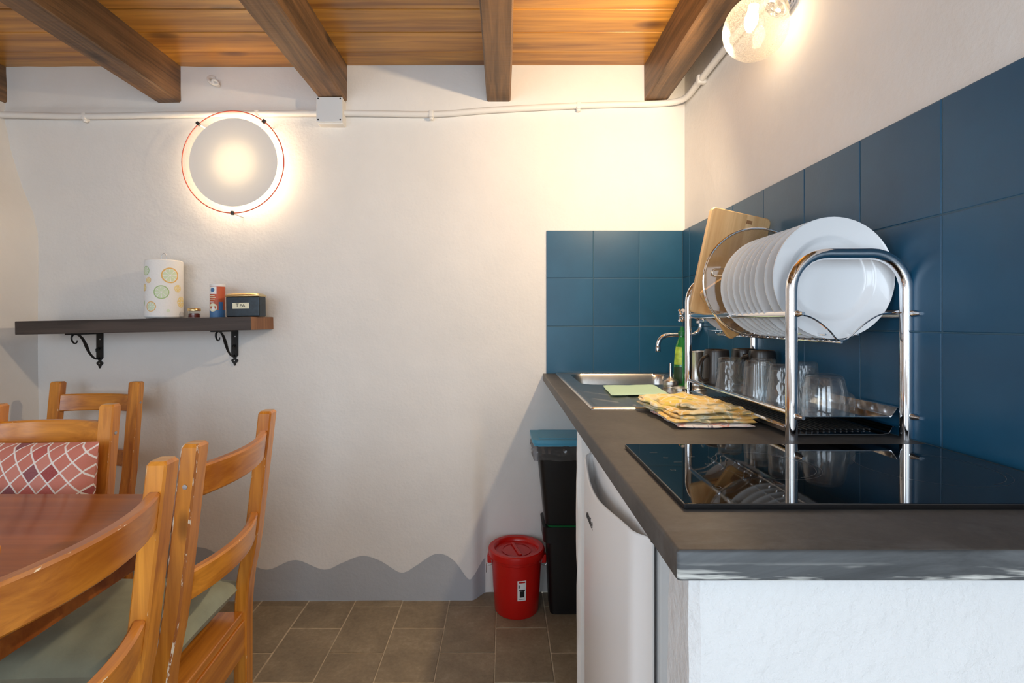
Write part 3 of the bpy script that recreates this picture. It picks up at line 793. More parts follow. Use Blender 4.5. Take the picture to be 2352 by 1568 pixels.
slab('', [(.330, 1.272), (.486, 1.322), (.526, 1.056), (.356, 1.046)], 60, 60, CT + .0130, .0032, .0042, 15, None, p=40, wsc=15, edge=.012, mb=mb)
slab('', [(.327, 1.270), (.482, 1.320), (.520, 1.066), (.362, 1.052)], 60, 60, CT + .0185, .0034, .0065, 22, None, p=40, wsc=13, edge=.014, mb=mb)
slab('', [(.330, 1.262), (.476, 1.312), (.508, 1.086), (.392, 1.078)], 60, 60, CT + .0245, .0036, .0085, 31, None, p=30, wsc=16, edge=.016, mb=mb)
tag(mb.build('dish_towel', M_TOWEL, None, angle=80), 'crumpled folded yellow floral dish towel on the worktop before the drainboard', 'towel')

fn_ = thing('coffee_funnel', 'small steel funnel upside down with upright stem beside the green bottle', 'funnel', (.5285, 1.632, ST))
MB().lathe([(.0235, 0), (.0245, .001), (.0245, .008), (.0235, .009), (.0235, .014), (.0245, .015), (.0245, .026), (.0235, .028), (.018, .031), (.008, .037), (.005, .041)], 36).build('cup', M_DSTEEL, fn_)
MB().lathe([(.0048, .036), (.0036, .045), (.0034, .083), (.0026, .083), (.0026, .036)], 16).build('stem', M_STEEL, fn_)
ft = thing('filter_plate', 'low round steel filter plate lying on the drainboard before the funnel', 'filter plate', (.5385, 1.572, ST + .0005))
MB().lathe([(0, .0005), (.022, .0005), (.023, .003), (.0225, .009), (.0235, .010), (.0235, .012), (.016, .016), (.006, .019), (0, .0195)], 36).build('body', M_STEEL, ft)
can = thing('coffee_boiler', 'tall steel coffee pot boiler standing behind the rack\'s far left leg', 'boiler', (.598, 1.590, ST))
MB().lathe([(0, .001), (.025, .001), (.027, .003), (.027, .008), (.0255, .010), (.0255, .014), (.0272, .017), (.0272, .024), (.0235, .030), (.0235, .090), (.0262, .097), (.0262, .116), (.0275, .119), (.0275, .123), (.0255, .124), (.0245, .120), (.0225, .10), (0, .10)], 40).build('body', M_STEEL, can)
bot = thing('soap_bottle', 'green dish soap bottle with lime label standing behind the chrome faucet spout', 'bottle', (.583, 1.685, ST))
MB().lathe([(0, .001), (.024, .001), (.027, .004), (.0275, .012), (.0275, .062), (.0265, .082), (.0235, .115), (.0195, .140), (.012, .158), (.0105, .166), (.0105, .172), (0, .172)], 36, fn=lambda r, z, a, i: r * (1 - .12 * abs(math.sin(a)))).build('body', M_SOAP, bot)
MB().lathe([(.0118, .168), (.0118, .182), (.0075, .184), (.0055, .196), (.0035, .198), (0, .198)], 20).build('cap', M_GREEN, bot)
def cylpatch(r0fn, a0, a1, z0, z1, n=12, nz=10):
    return MB().grid(n, nz, lambda u, v: (lambda z, a: ((r0fn(z)) * math.cos(a), (r0fn(z)) * (1 - .12 * abs(math.sin(a))) * math.sin(a) / 1.0 if False else (r0fn(z) * math.sin(a)), z))(z0 + (z1 - z0) * v, R(a0 + (a1 - a0) * u)))
def bottle_r(z): return lerp_pts([(0, .0275), (.062, .0275), (.082, .0265), (.115, .0235), (.14, .0195)], z) + .0006
def squish(z, a, r): rr = r * (1 - .12 * abs(math.sin(a))); return (rr * math.cos(a), rr * math.sin(a), z)
for nm, mt, za, zb in (('front_label', M_SOAPLABEL, .075, .132), ('lower_reflection', M_SOAPDARK, .014, .068)):  # lime label, and below it a patch painted as the dark reflection
    MB().grid(20, 10, lambda u, v: squish(za + (zb - za) * v, R(188 + 62 * u), bottle_r(za + (zb - za) * v))).build(nm, mt, bot, fix=False)

# wall tap with swivel spout
tap = thing('faucet', 'chrome wall-mounted tap with cross handle and swivel spout over the sink', 'faucet', (RX, 1.93, 1.18))
MB().lathe([(0, 0), (.030, 0), (.030, .006), (.022, .011), (.015, .012), (.015, .052), (.0175, .056), (.0175, .064), (.010, .066), (.008, .078), (0, .078)], 28, mat=Matrix.Rotation(R(-90), 4, 'Y')).build('body', M_CHROME, tap)
mb = MB(); mb.lathe([(0, 0), (.010, 0), (.0125, .004), (.0125, .016), (.010, .021), (0, .023)], 20, mat=Matrix.Translation((-.074, 0, 0)) @ Matrix.Rotation(R(-90), 4, 'Y'))
for k in range(4):
    a = R(45 + 90 * k); mb.tube([(-.084, .008 * math.cos(a), .008 * math.sin(a)), (-.085, .020 * math.cos(a), .020 * math.sin(a)), (-.086, .027 * math.cos(a), .027 * math.sin(a))], [.006, .007, .0078], 12)
mb.build('cross_handle', M_CHROME, tap)
pts = bez([(-.016, 0, -.010), (-.014, 0, -.030), (-.015, 0, -.046), (-.024, 0, -.062), (-.042, 0, -.071), (-.070, 0, -.0725), (-.11, 0, -.0725), (-.135, 0, -.074), (-.152, 0, -.078), (-.166, 0, -.089), (-.1725, 0, -.106), (-.1735, 0, -.118)], 5)
sp_ = MB().tube(pts, .0085, 16).build('spout', M_CHROME, tap)
MB().lathe([(.0098, -.135), (.0105, -.133), (.0105, -.118), (.009, -.115), (.006, -.116), (.006, -.135)], 20, mat=Matrix.Translation((-.1735, 0, 0))).build('aerator', M_CHROME, sp_)
MB().lathe([(.0125, -.030), (.0135, -.028), (.0135, -.016), (.0115, -.012), (.006, -.012)], 6, mat=Matrix.Translation((-.0155, 0, 0))).build('swivel_nut', M_CHROME, tap)

# ================================================================== UNDER THE COUNTER
fr = thing('refrigerator', 'white under-counter refrigerator with bowed door and scooped handle', 'refrigerator', (0, 0, 0))
FY0, FY1, FZ = .706, 1.196, .866
MB().box(.213, .70, FY0 + .006, FY1 - .004, .02, FZ - .004, .006).build('cabinet', M_FRIDGE, fr)
MB().box(.2055, .216, FY0 + .014, FY1 - .010, .06, FZ - .01, .002).build('gasket', M_GASKET, fr)
# door bowed in plan, its front lip scooped down towards the middle
mb = MB(); n = 40; cols = []
for k in range(n + 1):
    t = k / n; yy = FY0 + (FY1 - FY0) * t; e = min(t, 1 - t)
    x = .186 - .016 * (1 - (2 * t - 1) ** 2) + .018 * (1 - smooth(0, .085, e)) ** 1.6
    zl = .857 - .030 * smooth(.02, .62, t) * smooth(1.0, .70, t)
    xi = min(x + .0055, .2015); xf = min(x + .0075, .2018); d = smooth(.03, .10, e) * .045
    cols.append([(x, yy, .05), (x, yy, zl - .004), (min(x + .001, .2013), yy, zl - .001), (min(x + .003, .2014), yy, zl), (xi, yy, zl - .0015), (xf, yy, zl - .003 - d), (.202, yy, zl - .003 - d), (.2025, yy, .861), (.2035, yy, .862), (.2065, yy, .862), (.2065, yy, .05)])
mb.loft(cols)
door = mb.build('door', M_FRIDGE, fr, angle=50)
# the maker's lettering on the door
Mx = Matrix.Translation((.1709, 1.022, .762)) @ Matrix(((0, 0, -1, 0), (-1, 0, 0, 0), (0, 1, 0, 0), (0, 0, 0, 1)))
text('lettering', "comfee'", .0245, M_DARKSCREW, door, Mx, .0008)

def bin_body(name, mb, x0, x1, y0, y1, z0, z1, tp, c=.02):
    rings = []
    for z, t in ((z0, tp), (z0 + min(.01, (z1 - z0) * .3), tp * .96), (z1, 0)):
        ring = []
        for cx, cy, a0 in ((x1 - t - c, y0 + t + c, -90), (x1 - t - c, y1 - t - c, 0), (x0 + t + c, y1 - t - c, 90), (x0 + t + c, y0 + t + c, 180)):
            for k in range(5): a = R(a0 + 22.5 * k); ring.append((cx + c * math.cos(a), cy + c * math.sin(a), z))
        rings.append(ring)
    mb.loft(rings); return mb
lb = thing('waste_bin', 'lower black rectangular waste bin with green lid on floor under counter', 'waste bin', (0, 0, 0))
bin_body('', MB(), .172, .44, 2.022, 2.176, .002, .325, .012).build('body', M_BLACK, lb)
bin_body('', MB(), .153, .452, 2.010, 2.178, .290, .352, .004, .022).build('rim', M_BLACK, lb)
bin_body('', MB(), .1715, .446, 2.016, 2.172, .352, .3585, .001, .02).build('lid', M_GREEN, lb)
ub = thing('waste_bin', 'upper black waste bin with blue lid, stacked on the green-lidded one', 'waste bin', (0, 0, 0))
bin_body('', MB(), .134, .44, 1.992, 2.172, .359, .665, .030).build('body', M_BLACK, ub)
ld = bin_body('', MB(), .113, .452, 1.980, 2.176, .676, .690, .003, .02)
bin_body('', ld, .110, .455, 1.978, 2.178, .688, .702, -.0, .022)
ldo = ld.build('lid', M_BLUE, ub)
bin_body('', MB(), .138, .43, 2.000, 2.160, .700, .7042, .0, .016).build('lid_panel', M_BLUE, ldo)
# liner hanging out under the lid
mb = MB()
def liner(u, v):
    z = .678 - v * (.058 + .022 * noise.noise((u * 9, 0, 2)))
    per = u
    W_, D_ = .318, .188; P = 2 * (W_ + D_); s = per * P
    bulge = .004 + .010 * math.sin(v * math.pi) + .006 * noise.noise((u * 30, v * 3, 1)) + .004 * noise.noise((u * 80, v * 6, 5))
    x0, y0 = .126, 1.988
    if s < W_: x, y = x0 + s, y0 - bulge
    elif s < W_ + D_: x, y = x0 + W_ + bulge, y0 + (s - W_)
    elif s < 2 * W_ + D_: x, y = x0 + W_ - (s - W_ - D_), y0 + D_ + bulge * .2
    else: x, y = x0 - bulge, y0 + D_ - (s - 2 * W_ - D_)
    return (x, y, z)
mb.grid(150, 9, liner, closed_u=True)
mb.build('bin_liner', M_BAG, ub, angle=25, fix=False)

bk = thing('bucket', 'round red plastic bucket with lid and sticker on the slate floor', 'bucket', (.0515, 2.082, 0))
MB().lathe([(0, .003), (.078, .003), (.085, .001), (.088, .006), (.0945, .10), (.0995, .208), (.1015, .210), (.1015, .226), (.097, .226), (.0955, .21), (.085, .012), (0, .008)], 56).build('body', M_RED, bk)
ldb = MB().lathe([(0, .236), (.010, .236), (.055, .2355), (.078, .2345), (.083, .236), (.0855, .245), (.092, .2505), (.107, .2515), (.1125, .248), (.114, .240), (.113, .226), (.110, .224), (.108, .236), (0, .231)], 64).build('lid', M_RED, bk)
MB().box(-.058, .058, -.007, .007, .2355, .243, .003).build('lid_grip', M_RED, ldb, None, (0, 0, R(105)))
ringflat(.055, .060, 0, 360).build('lid_ridge', M_RED, ldb, (0, 0, .2372), fix=False)
for s in (-1, 1):
    MB().box(-.010, .012, -.013, .013, .192, .226, .004, mat=Matrix.Translation((s * .107, -.01, 0))).build('handle_lug', M_RED, bk)
    hp = [(s * .102, -.022, .205), (s * .098, -.026, .194), (s * .104, -.026, .186), (s * .115, -.024, .184), (s * .120, -.02, .190), (s * .1215, -.012, .150)]
    MB().tube(bez(hp, 4), .0013, 8).build('wire_handle', M_SCREW, bk)
def bucketface(a, z, e=.0006): r = lerp_pts([(.006, .088), (.10, .0945), (.208, .0995)], z) + e; return (r * math.cos(a), r * math.sin(a), z)
def bpatch(a0, a1, z0, z1, e): return MB().grid(8, 6, lambda u, v: bucketface(R(a0 + (a1 - a0) * u), z0 + (z1 - z0) * v, e))
stk = bpatch(-89, -68.5, .078, .157, .0006).build('sticker', M_WHITEINK, bk, fix=False)
bpatch(-86.5, -71, .148, .153, .001).build('red_bar', M_RED, stk, fix=False)
bpatch(-84, -73, .092, .116, .001).build('bin_picture', M_INK, stk, fix=False)
bpatch(-85.5, -71.5, .1165, .1215, .001).build('bin_picture', M_INK, stk, fix=False)
bpatch(-87, -83, .128, .141, .001).build('print', M_GASKET, stk, fix=False)
bpatch(-85.5, -72, .0835, .0855, .001).build('print', M_GASKET, stk, fix=False)

# ================================================================== ON THE WALLS
cd = thing('conduit_pipe', 'white painted cable conduit running along the wall below the beams', 'conduit', (0, 0, 0))
cp = [(-2.08, 2.128, 2.012), (-1.75, 2.133, 2.007), (-1.40, 2.133, 2.013), (-1.05, 2.133, 2.018), (-.72, 2.134, 2.020), (-.55, 2.136, 2.020), (-.285, 2.136, 2.017), (-.05, 2.136, 2.034), (.30, 2.136, 2.052), (.56, 2.136, 2.059), (.65, 2.134, 2.061), (.71, 2.118, 2.062), (.738, 2.07, 2.062), (.738, 1.95, 2.062), (.738, 1.72, 2.066), (.738, 1.50, 2.060), (.738, 1.43, 2.052)]
MB().tube(bez(cp, 6), .0125, 14).build('pipe', M_CONDUIT, cd, angle=80)
for x, z in ((-1.735, 2.007), (-1.02, 2.018), (-.30, 2.017), (.31, 2.052)):
    m = MB(); m.box(x - .009, x + .009, 2.121, 2.152, z - .016, z + .013, .004); m.lathe([(0, -.006), (.008, -.004), (.009, .002), (.005, .007), (0, .008)], 10, mat=Matrix.Translation((x, 2.135, z - .020)))
    m.build('clip', M_CONDUIT, cd)
MB().box(.722, .756, 1.915, 1.935, 2.045, 2.078, .004).build('clip', M_CONDUIT, cd)
jb = thing('junction_box', 'square white junction box with pale grey cover on the conduit under a beam', 'junction box', (-.7115, 2.155, 2.022))
MB().box(-.0525, .0525, -.046, .006, -.056, .052, .005).build('housing', M_CONDUIT, jb)
cv = MB().box(-.0535, .0535, -.0555, -.044, -.050, .052, .003).build('cover', M_BOX_GREY, jb)
for sx in (-.045, .045):
    for sz in (-.042, .044):
        MB().lathe([(0, .001), (.0035, .0005), (.0035, -.001), (0, -.001)], 10, mat=Matrix.Rotation(R(90), 4, 'X')).build('screw', M_DARKSCREW, cv, (sx, -.0555, sz))
hk = thing('cable_stub', 'small curled white painted cable stub on the wall above the round lamp', 'cable stub', (-1.207, 2.158, 2.155))
MB().tube(bez([(-.006, .004, .025), (-.018, -.010, .022), (-.020, -.018, .008), (-.008, -.022, -.006), (.008, -.020, -.012), (.016, -.014, -.006), (.010, -.022, .004), (.002, -.026, -.002), (.006, -.02, -.012), (.016, -.004, -.01)], 5), .0065, 10).build('coil', M_CONDUIT, hk, angle=80)

# round wall lamp
lampT = thing('wall_lamp', 'round frosted glass wall lamp with a thin red rim, lit', 'wall lamp', (-1.0885, 2.148, 1.798))
LY = -.078
mb = MB(); prof = []
def dome(r): return -.012 * (1 - (r / .205) ** 2)
n = 22
mb.lathe([(.178 * k / n, dome(.178 * k / n)) for k in range(n + 1)], 72, mat=Matrix.Translation((0, LY, 0)) @ Matrix.Rotation(R(-90), 4, 'X') @ Matrix.Scale(-1, 4, (0, 0, 1)))
mb.build('frosted_disc', M_FROST, lampT, angle=80)
mb = MB(); mb.lathe([(.178 + .026 * k / 3, dome(.178 + .026 * k / 3)) for k in range(4)], 72, mat=Matrix.Translation((0, LY, 0)) @ Matrix.Rotation(R(-90), 4, 'X') @ Matrix.Scale(-1, 4, (0, 0, 1)))
mb.build('clear_rim', M_LAMPCLEAR, lampT, angle=80)
MB().tube([(.205 * math.cos(R(a)), LY, .205 * math.sin(R(a))) for a in range(0, 360, 4)], .0022, 8, True).build('red_edge', M_REDRIM, lampT)
for a in (52, 132, 270):
    ca, sa = math.cos(R(a)), math.sin(R(a))
    MB().tube([(.2055 * ca, LY - .004, .2055 * sa), (.2055 * ca, .004, .2055 * sa)], .0032, 10).build('stand_off_pin', M_PLASTIC_W, lampT)
    MB().box(-.008, .008, -.006, .006, -.006, .006, .002, mat=Matrix.Translation((.2055 * ca, LY - .003, .2055 * sa)) @ Matrix.Rotation(R(-a), 4, 'Y')).build('clip', M_DARKSCREW, lampT)
MB().lathe([(0, 0), (.045, 0), (.045, .012), (.02, .016), (.016, .026), (0, .026)], 28, mat=Matrix.Rotation(R(90), 4, 'X')).build('back_plate', M_PLASTIC_W, lampT)
ML = emit('lamp_bulb_glow', WARM, WALL_LAMP_POWER / (math.pi * .058))
MB().lathe([(.020 * math.sin(R(a)), -.020 * math.cos(R(a))) for a in range(0, 181, 15)], 20).build('bulb', ML, lampT, (0, -.033, 0)).scale = (4.5, .75, 4.5)

# globe lamp on the right-hand wall
gl = thing('globe_lamp', 'clear seeded glass globe lamp with chrome holder high on right-hand wall, lit', 'wall lamp', (.6605, 1.352, 1.925))
GR = .0800
MB().lathe([(GR * math.sin(R(a)), -GR * math.cos(R(a))) for a in range(0, 166, 5)], 56, mat=Matrix.Rotation(R(42), 4, 'Y')).build('globe', M_GLOBE, gl, angle=80)
ax = Matrix.Rotation(R(42), 4, 'Y')
MB().lathe([(.022, .070), (.030, .074), (.031, .078), (.036, .079), (.040, .082), (.036, .092), (.026, .098), (.021, .108), (.021, .125), (0, .128)], 10, mat=ax).build('holder', M_CHROME, gl)
MB().lathe([(0, 0), (.046, 0), (.047, .006), (.042, .012), (.020, .016), (.012, .03), (0, .03)], 12, mat=Matrix.Translation((.093, 0, .095)) @ Matrix.Rotation(R(-90), 4, 'Y')).build('wall_plate', M_CHROME, gl)
bulb_prof = [(0, -.026), (.006, -.024), (.011, -.016), (.0155, -.004), (.017, .008), (.015, .020), (.0125, .028), (.0125, .045), (0, .045)]
area_b = 2 * math.pi * .014 * .06
MG = emit('globe_bulb_glow', WARM, GLOBE_POWER / (math.pi * area_b))
MB().lathe(bulb_prof, 20).build('bulb', MG, gl, (-.012, 0, .016), (0, R(10), 0))

sl = bpy.data.lights.new('globe_bulb_beam', 'SPOT'); sl.energy = GLOBE_SPOT; sl.color = WARM; sl.spot_size = R(178); sl.spot_blend = .35; sl.shadow_soft_size = .022
so = bpy.data.objects.new('globe_bulb_beam', sl); COL.objects.link(so); so.location = (.583, 1.345, 1.885); so.rotation_euler = (R(10), R(78), R(-16))

# wall shelf and its brackets
shelf = thing('wall_shelf', 'dark stained thick wooden wall shelf with paler brown end', 'shelf', (-1.41, 2.0525, 1.1415), (0, R(-1.15), 0))
MB().box(-.4485, .4485, -.0955, .0955, -.0255, .0255, .002).build('board', M_SHELF, shelf)
MB().box(.4482, .4500, -.0945, .0945, -.0250, .0250, .0005).build('end_face', M_ENDG, shelf)
def bracket(label, x, zt, flip=1):
    b = thing('shelf_bracket', label, 'bracket', (x, 2.148, zt), (0, 0, 0), 'wrought iron shelf brackets')
    A = [(-0.1158, -0.0211), (-0.1171, -0.0294), (-0.1264, -0.0337), (-0.1363, -0.0276), (-0.1425, -0.0151), (-0.1388, -0.0028), (-0.1252, 0.0025), (-0.1101, -0.0004), (-0.0949, -0.0113), (-0.0832, -0.0254), (-0.0728, -0.0439), (-0.0662, -0.0569), (-0.0583, -0.0713), (-0.0476, -0.0837), (-0.0341, -0.0954), (-0.0218, -0.1011), (-0.0079, -0.1015), (-.002, -0.0985)]
    rad = [.0022, .0024, .0029, .0034, .0037, .0039, .0041, .0045, .005, .0055, .0068, .0060, .0050, .0045, .0042, .004, .004, .004]
    P = bez([(0, y, z - .001) for y, z in A], 4); rr = []
    for i in range(len(A) - 1): rr += [rad[i] + (rad[i + 1] - rad[i]) * k / 4 for k in range(4)]
    rr.append(rad[-1])
    MB().tube(P, rr, 10, flat=(.9, 1)).build('scroll', M_IRON, b)
    MB().tube(bez([(0, .002, -.0685), (0, -.004, -.0600), (0, -.0135, -.0595), (0, -.0204, -.0650), (0, -.0197, -.0740)], 5), [.0042] * 11 + [.0034] * 5 + [.0025] * 5, 10).build('curl', M_IRON, b)
    pl = [(-.0135, .006), (-.0135, -.100), (-.006, -.109), (-.004, -.1115), (-.006, -.114), (-.0125, -.118), (-.0135, -.122), (-.012, -.126), (-.005, -.133), (-.0025, -.1415), (0, -.1435)]
    outl = pl + [(-a, z) for a, z in pl[-2::-1]]
    MB().loft([[(a, -.004, z) for a, z in outl], [(a * .9, -.0055, z) for a, z in outl], [(a, .003, z) for a, z in outl]][::-1] if False else [[(a, .003, z) for a, z in outl], [(a, -.004, z) for a, z in outl]]).build('back_plate', M_IRON, b)
    MB().box(-.012, .012, -.160, -.003, -.0005, .0045, .001).build('top_bar', M_IRON, b)
    for z in (-.022, -.1225): MB().lathe([(0, .0015), (.0028, .001), (.0028, -.001), (0, -.001)], 10, mat=Matrix.Rotation(R(90), 4, 'X')).build('screw', M_SCREW, b, (.003 if z > -.1 else 0, -.0045, z))
    return b
bracket('black wrought iron scroll bracket under the end of the shelf away from the tea tin', -1.683, 1.1058)
bracket('black wrought iron scroll bracket under the shelf below the tea tin', -1.121, 1.1170)

def shelf_z(x): return 1.1415 + .0257 + math.tan(R(1.15)) * (x + 1.41)
# kitchen roll on a wire holder
rollx = -1.352
kr = thing('kitchen_roll', 'white kitchen paper roll printed with citrus slices, standing on the shelf', 'kitchen roll', (rollx, 2.05, shelf_z(rollx) + .001))
RR = .0655; RH = .230
MB().lathe([(.02, .004), (RR - .003, .004), (RR, .008), (RR, RH - .004), (RR - .004, RH), (.02, RH), (.02, .1)], 64, fn=lambda r, z, a, i: r * (1 + .006 * math.sin(2 * a + 1) + .003 * math.sin(5 * a))).build('paper', M_PAPER, kr)
MB().lathe([(0, 0), (.060, 0), (.060, .003), (0, .003)], 36).build('holder_base', M_DARKSCREW, kr)
MB().tube(bez([(-.0095, 0, .20), (-.0095, 0, RH + .014), (-.006, 0, RH + .026), (0, 0, RH + .030), (.006, 0, RH + .026), (.0095, 0, RH + .014), (.0095, 0, .20)], 4), .0012, 8).build('holder_wire', M_SCREW, kr)
TOCAM = math.degrees(math.atan2(-2.05, -rollx))   # bearing of the room's middle from the roll
def slice_print(ang, z, r, outer, inner, seg=True):
    mb = MB(); na = 40; rads = [0, .12, .45, .80, .84, 1.0]
    def P(k, j):
        a = 2 * math.pi * j / na; rr = rads[k] * r; da = rr * math.cos(a) / RR; zz = z + rr * math.sin(a)
        t = R(ang) + da; q = RR * (1 + .006 * math.sin(2 * t + 1) + .003 * math.sin(5 * t)) + .0005
        return (q * math.cos(t), q * math.sin(t), zz)
    vs = [P(k, j) for k in range(len(rads)) for j in range(na)]; fs = []; ms = []
    for k in range(len(rads) - 1):
        for j in range(na):
            fs.append([k * na + j, k * na + (j + 1) % na, (k + 1) * na + (j + 1) % na, (k + 1) * na + j])
            ms.append(1 if k == 4 else (0 if k == 3 or k == 0 or (seg and j % 5 == 0) else 2))
    mb.add(vs, fs, ms); return mb.build('citrus_print', [M_FRUIT[4], outer, inner], kr, fix=False)
O, G, PG, Y, _w = M_FRUIT
for da, z, r, o_, i_ in ((18, .168, .0305, O, PG), (-8, .102, .0265, G, PG), (-41, .046, .0200, O, PG), (44, .118, .0150, Y, Y), (60, .065, .0215, Y, Y), (-62, .185, .0180, G, PG), (-50, .148, .0115, O, Y), (-72, .120, .014, O, Y), (12, .030, .0075, _w, PG), (-80, .06, .012, G, PG)):
    slice_print(TOCAM + da, z, r, o_, i_)

jx = -1.229
sj = thing('spice_jar', 'tiny glass jar of dark red threads with a gold lid on the shelf', 'jar', (jx, 2.045, shelf_z(jx)))
MB().lathe([(0, .0005), (.020, .0005), (.0215, .003), (.0215, .022), (.0195, .027), (.0195, .031), (.0185, .031), (.0205, .022), (.0205, .003), (0, .002)], 32).build('glass', M_PANE, sj)
MB().lathe([(0, .003), (.0200, .003), (.0200, .016), (.014, .019), (.006, .0175), (0, .019)], 28, fn=lambda r, z, a, i: r * (1 - .03 * abs(math.sin(7 * a)))).build('contents', M_SAFFRON, sj)
MB().lathe([(.0195, .028), (.0232, .028), (.0238, .031), (.0232, .037), (.0215, .039), (0, .039)], 32).build('lid', M_GOLD, sj)

sx_ = -1.139
sc_ = thing('salt_tin', 'slim orange and blue cardboard salt cylinder on the shelf beside the tea tin', 'salt', (sx_, 2.05, shelf_z(sx_)))
MB().lathe([(0, .001), (.0272, .001), (.0272, .126), (.0255, .126), (0, .126)], 40).build('body', M_SALTRED, sc_)
MB().lathe([(.0277, .123), (.0279, .130), (.0268, .1325), (.022, .1325), (.021, .130), (0, .130)], 40).build('cap', M_PLASTIC_W, sc_)
SA = math.degrees(math.atan2(-2.05, -sx_))
def sp_(name, a0, a1, z0, z1, mat, e=.0004): return MB().grid(16, 4, lambda u, v: ((.0272 + e) * math.cos(R(SA + a0 + (a1 - a0) * u)), (.0272 + e) * math.sin(R(SA + a0 + (a1 - a0) * u)), z0 + (z1 - z0) * v)).build(name, mat, sc_, fix=False)
sp_('blue_band', -85, 90, .001, .030, M_SALTBLUE); sp_('blue_panel', 8, 42, .028, .062, M_SALTBLUE)
sp_('white_panel', -80, -8, .093, .122, M_WHITEINK)
def disc_patch(name, ac, zc, r, mat, e):
    n = 28; vs = [((.0272 + e) * math.cos(R(SA + ac)), (.0272 + e) * math.sin(R(SA + ac)), zc)]
    for j in range(n):
        a = 2 * math.pi * j / n; t = R(SA + ac) + r * math.cos(a) / .0272
        vs.append(((.0272 + e) * math.cos(t), (.0272 + e) * math.sin(t), zc + r * math.sin(a)))
    return MB().add(vs, [[0, 1 + j, 1 + (j + 1) % n] for j in range(n)]).build(name, mat, sc_, fix=False)
disc_patch('blue_emblem', -40, .109, .0085, M_SALTBLUE, .0008)
disc_patch('egg_picture', -38, .040, .0165, M_CREAM, .0008)
disc_patch('egg_highlight', -34, .036, .007, M_WHITEINK, .0011)
for z, a0, a1 in ((.085, -66, -22), (.078, -78, -14), (.071, -78, -20)): sp_('print_line', a0, a1, z, z + .003, M_CREAM)
Msalt = Matrix.Rotation(R(SA - 42 + 90), 4, 'Z') @ Matrix.Translation((0, -.0278, .0615)) @ Matrix.Rotation(R(90), 4, 'X')
text('lettering', 'FINO', .0085, M_WHITEINK, sc_, Msalt)

tt = thing('tea_tin', 'dark mottled tea tin with pale gold lid at the end of the shelf', 'tin', (-1.013, 2.0275, shelf_z(-1.013)), (0, R(-1.0), 0))
MB().box(-.0655, .0655, -.029, .029, .0005, .080, .005).build('body', M_TIN, tt)
mb = MB(); mb.box(-.067, .067, -.0305, .0305, .0785, .086, .003)
mb.grid(24, 12, lambda u, v: (-.066 + .132 * u, -.0295 + .059 * v, .0855 + .009 * (max(0, 1 - abs(2 * u - 1) ** 5)) ** .5 * (max(0, 1 - abs(2 * v - 1) ** 3)) ** .5))
mb.build('lid', M_GOLD, tt, angle=50)
lbp = MB().box(-.038, .026, -.0305, -.0288, .032, .055, .0005).build('label_plate', M_CREAM, tt)
text('lettering', 'T', .020, M_INK, lbp, Matrix.Translation((-.0195, -.0307, .0445)) @ Matrix.Rotation(R(90), 4, 'X'))
text('lettering', 'EA', .0165, M_INK, lbp, Matrix.Translation((.0005, -.0307, .0435)) @ Matrix.Rotation(R(90), 4, 'X') @ Matrix.Scale(1.12, 4, (1, 0, 0)))

# ================================================================== TABLE AND CHAIRS
def rounded(x0, x1, y0, y1, r, n=8):
    out = []
    for cx, cy, a0 in ((x1 - r, y0 + r, -90), (x1 - r, y1 - r, 0), (x0 + r, y1 - r, 90), (x0 + r, y0 + r, 180)):
        for k in range(n + 1): a = R(a0 + 90 * k / n); out.append((cx + r * math.cos(a), cy + r * math.sin(a)))
    return out
tb = thing('dining_table', 'reddish brown varnished wooden dining table in the left corner, chairs tucked round it', 'table', (-1.30, .62, 0))
def inset(o, d, cx, cy): return [(x - d * (1 if x > cx else -1), y - d * (1 if y > cy else -1)) for x, y in o]
o0 = rounded(-.62, .607, -.55, .600, .11)
MB().loft([[(x, y, .715) for x, y in inset(o0, .004, 0, 0)], [(x, y, .720) for x, y in o0], [(x, y, .744) for x, y in o0], [(x, y, .750) for x, y in inset(o0, .005, 0, 0)]]).build('tabletop', M_TABLE, tb, angle=50)
for x0, x1, y0, y1 in ((-.53, .52, .505, .525), (-.53, .52, -.47, -.45), (-.53, -.51, -.45, .51), (.50, .52, -.45, .51)):
    MB().box(x0, x1, y0, y1, .63, .716, .003).build('apron', M_TABLE, tb)
for x in (-.36, .21):
    for y in (-.31, .31): MB().box(x - .03, x + .03, y - .03, y + .03, 0, .716, .006).build('leg', M_CH[2], tb)

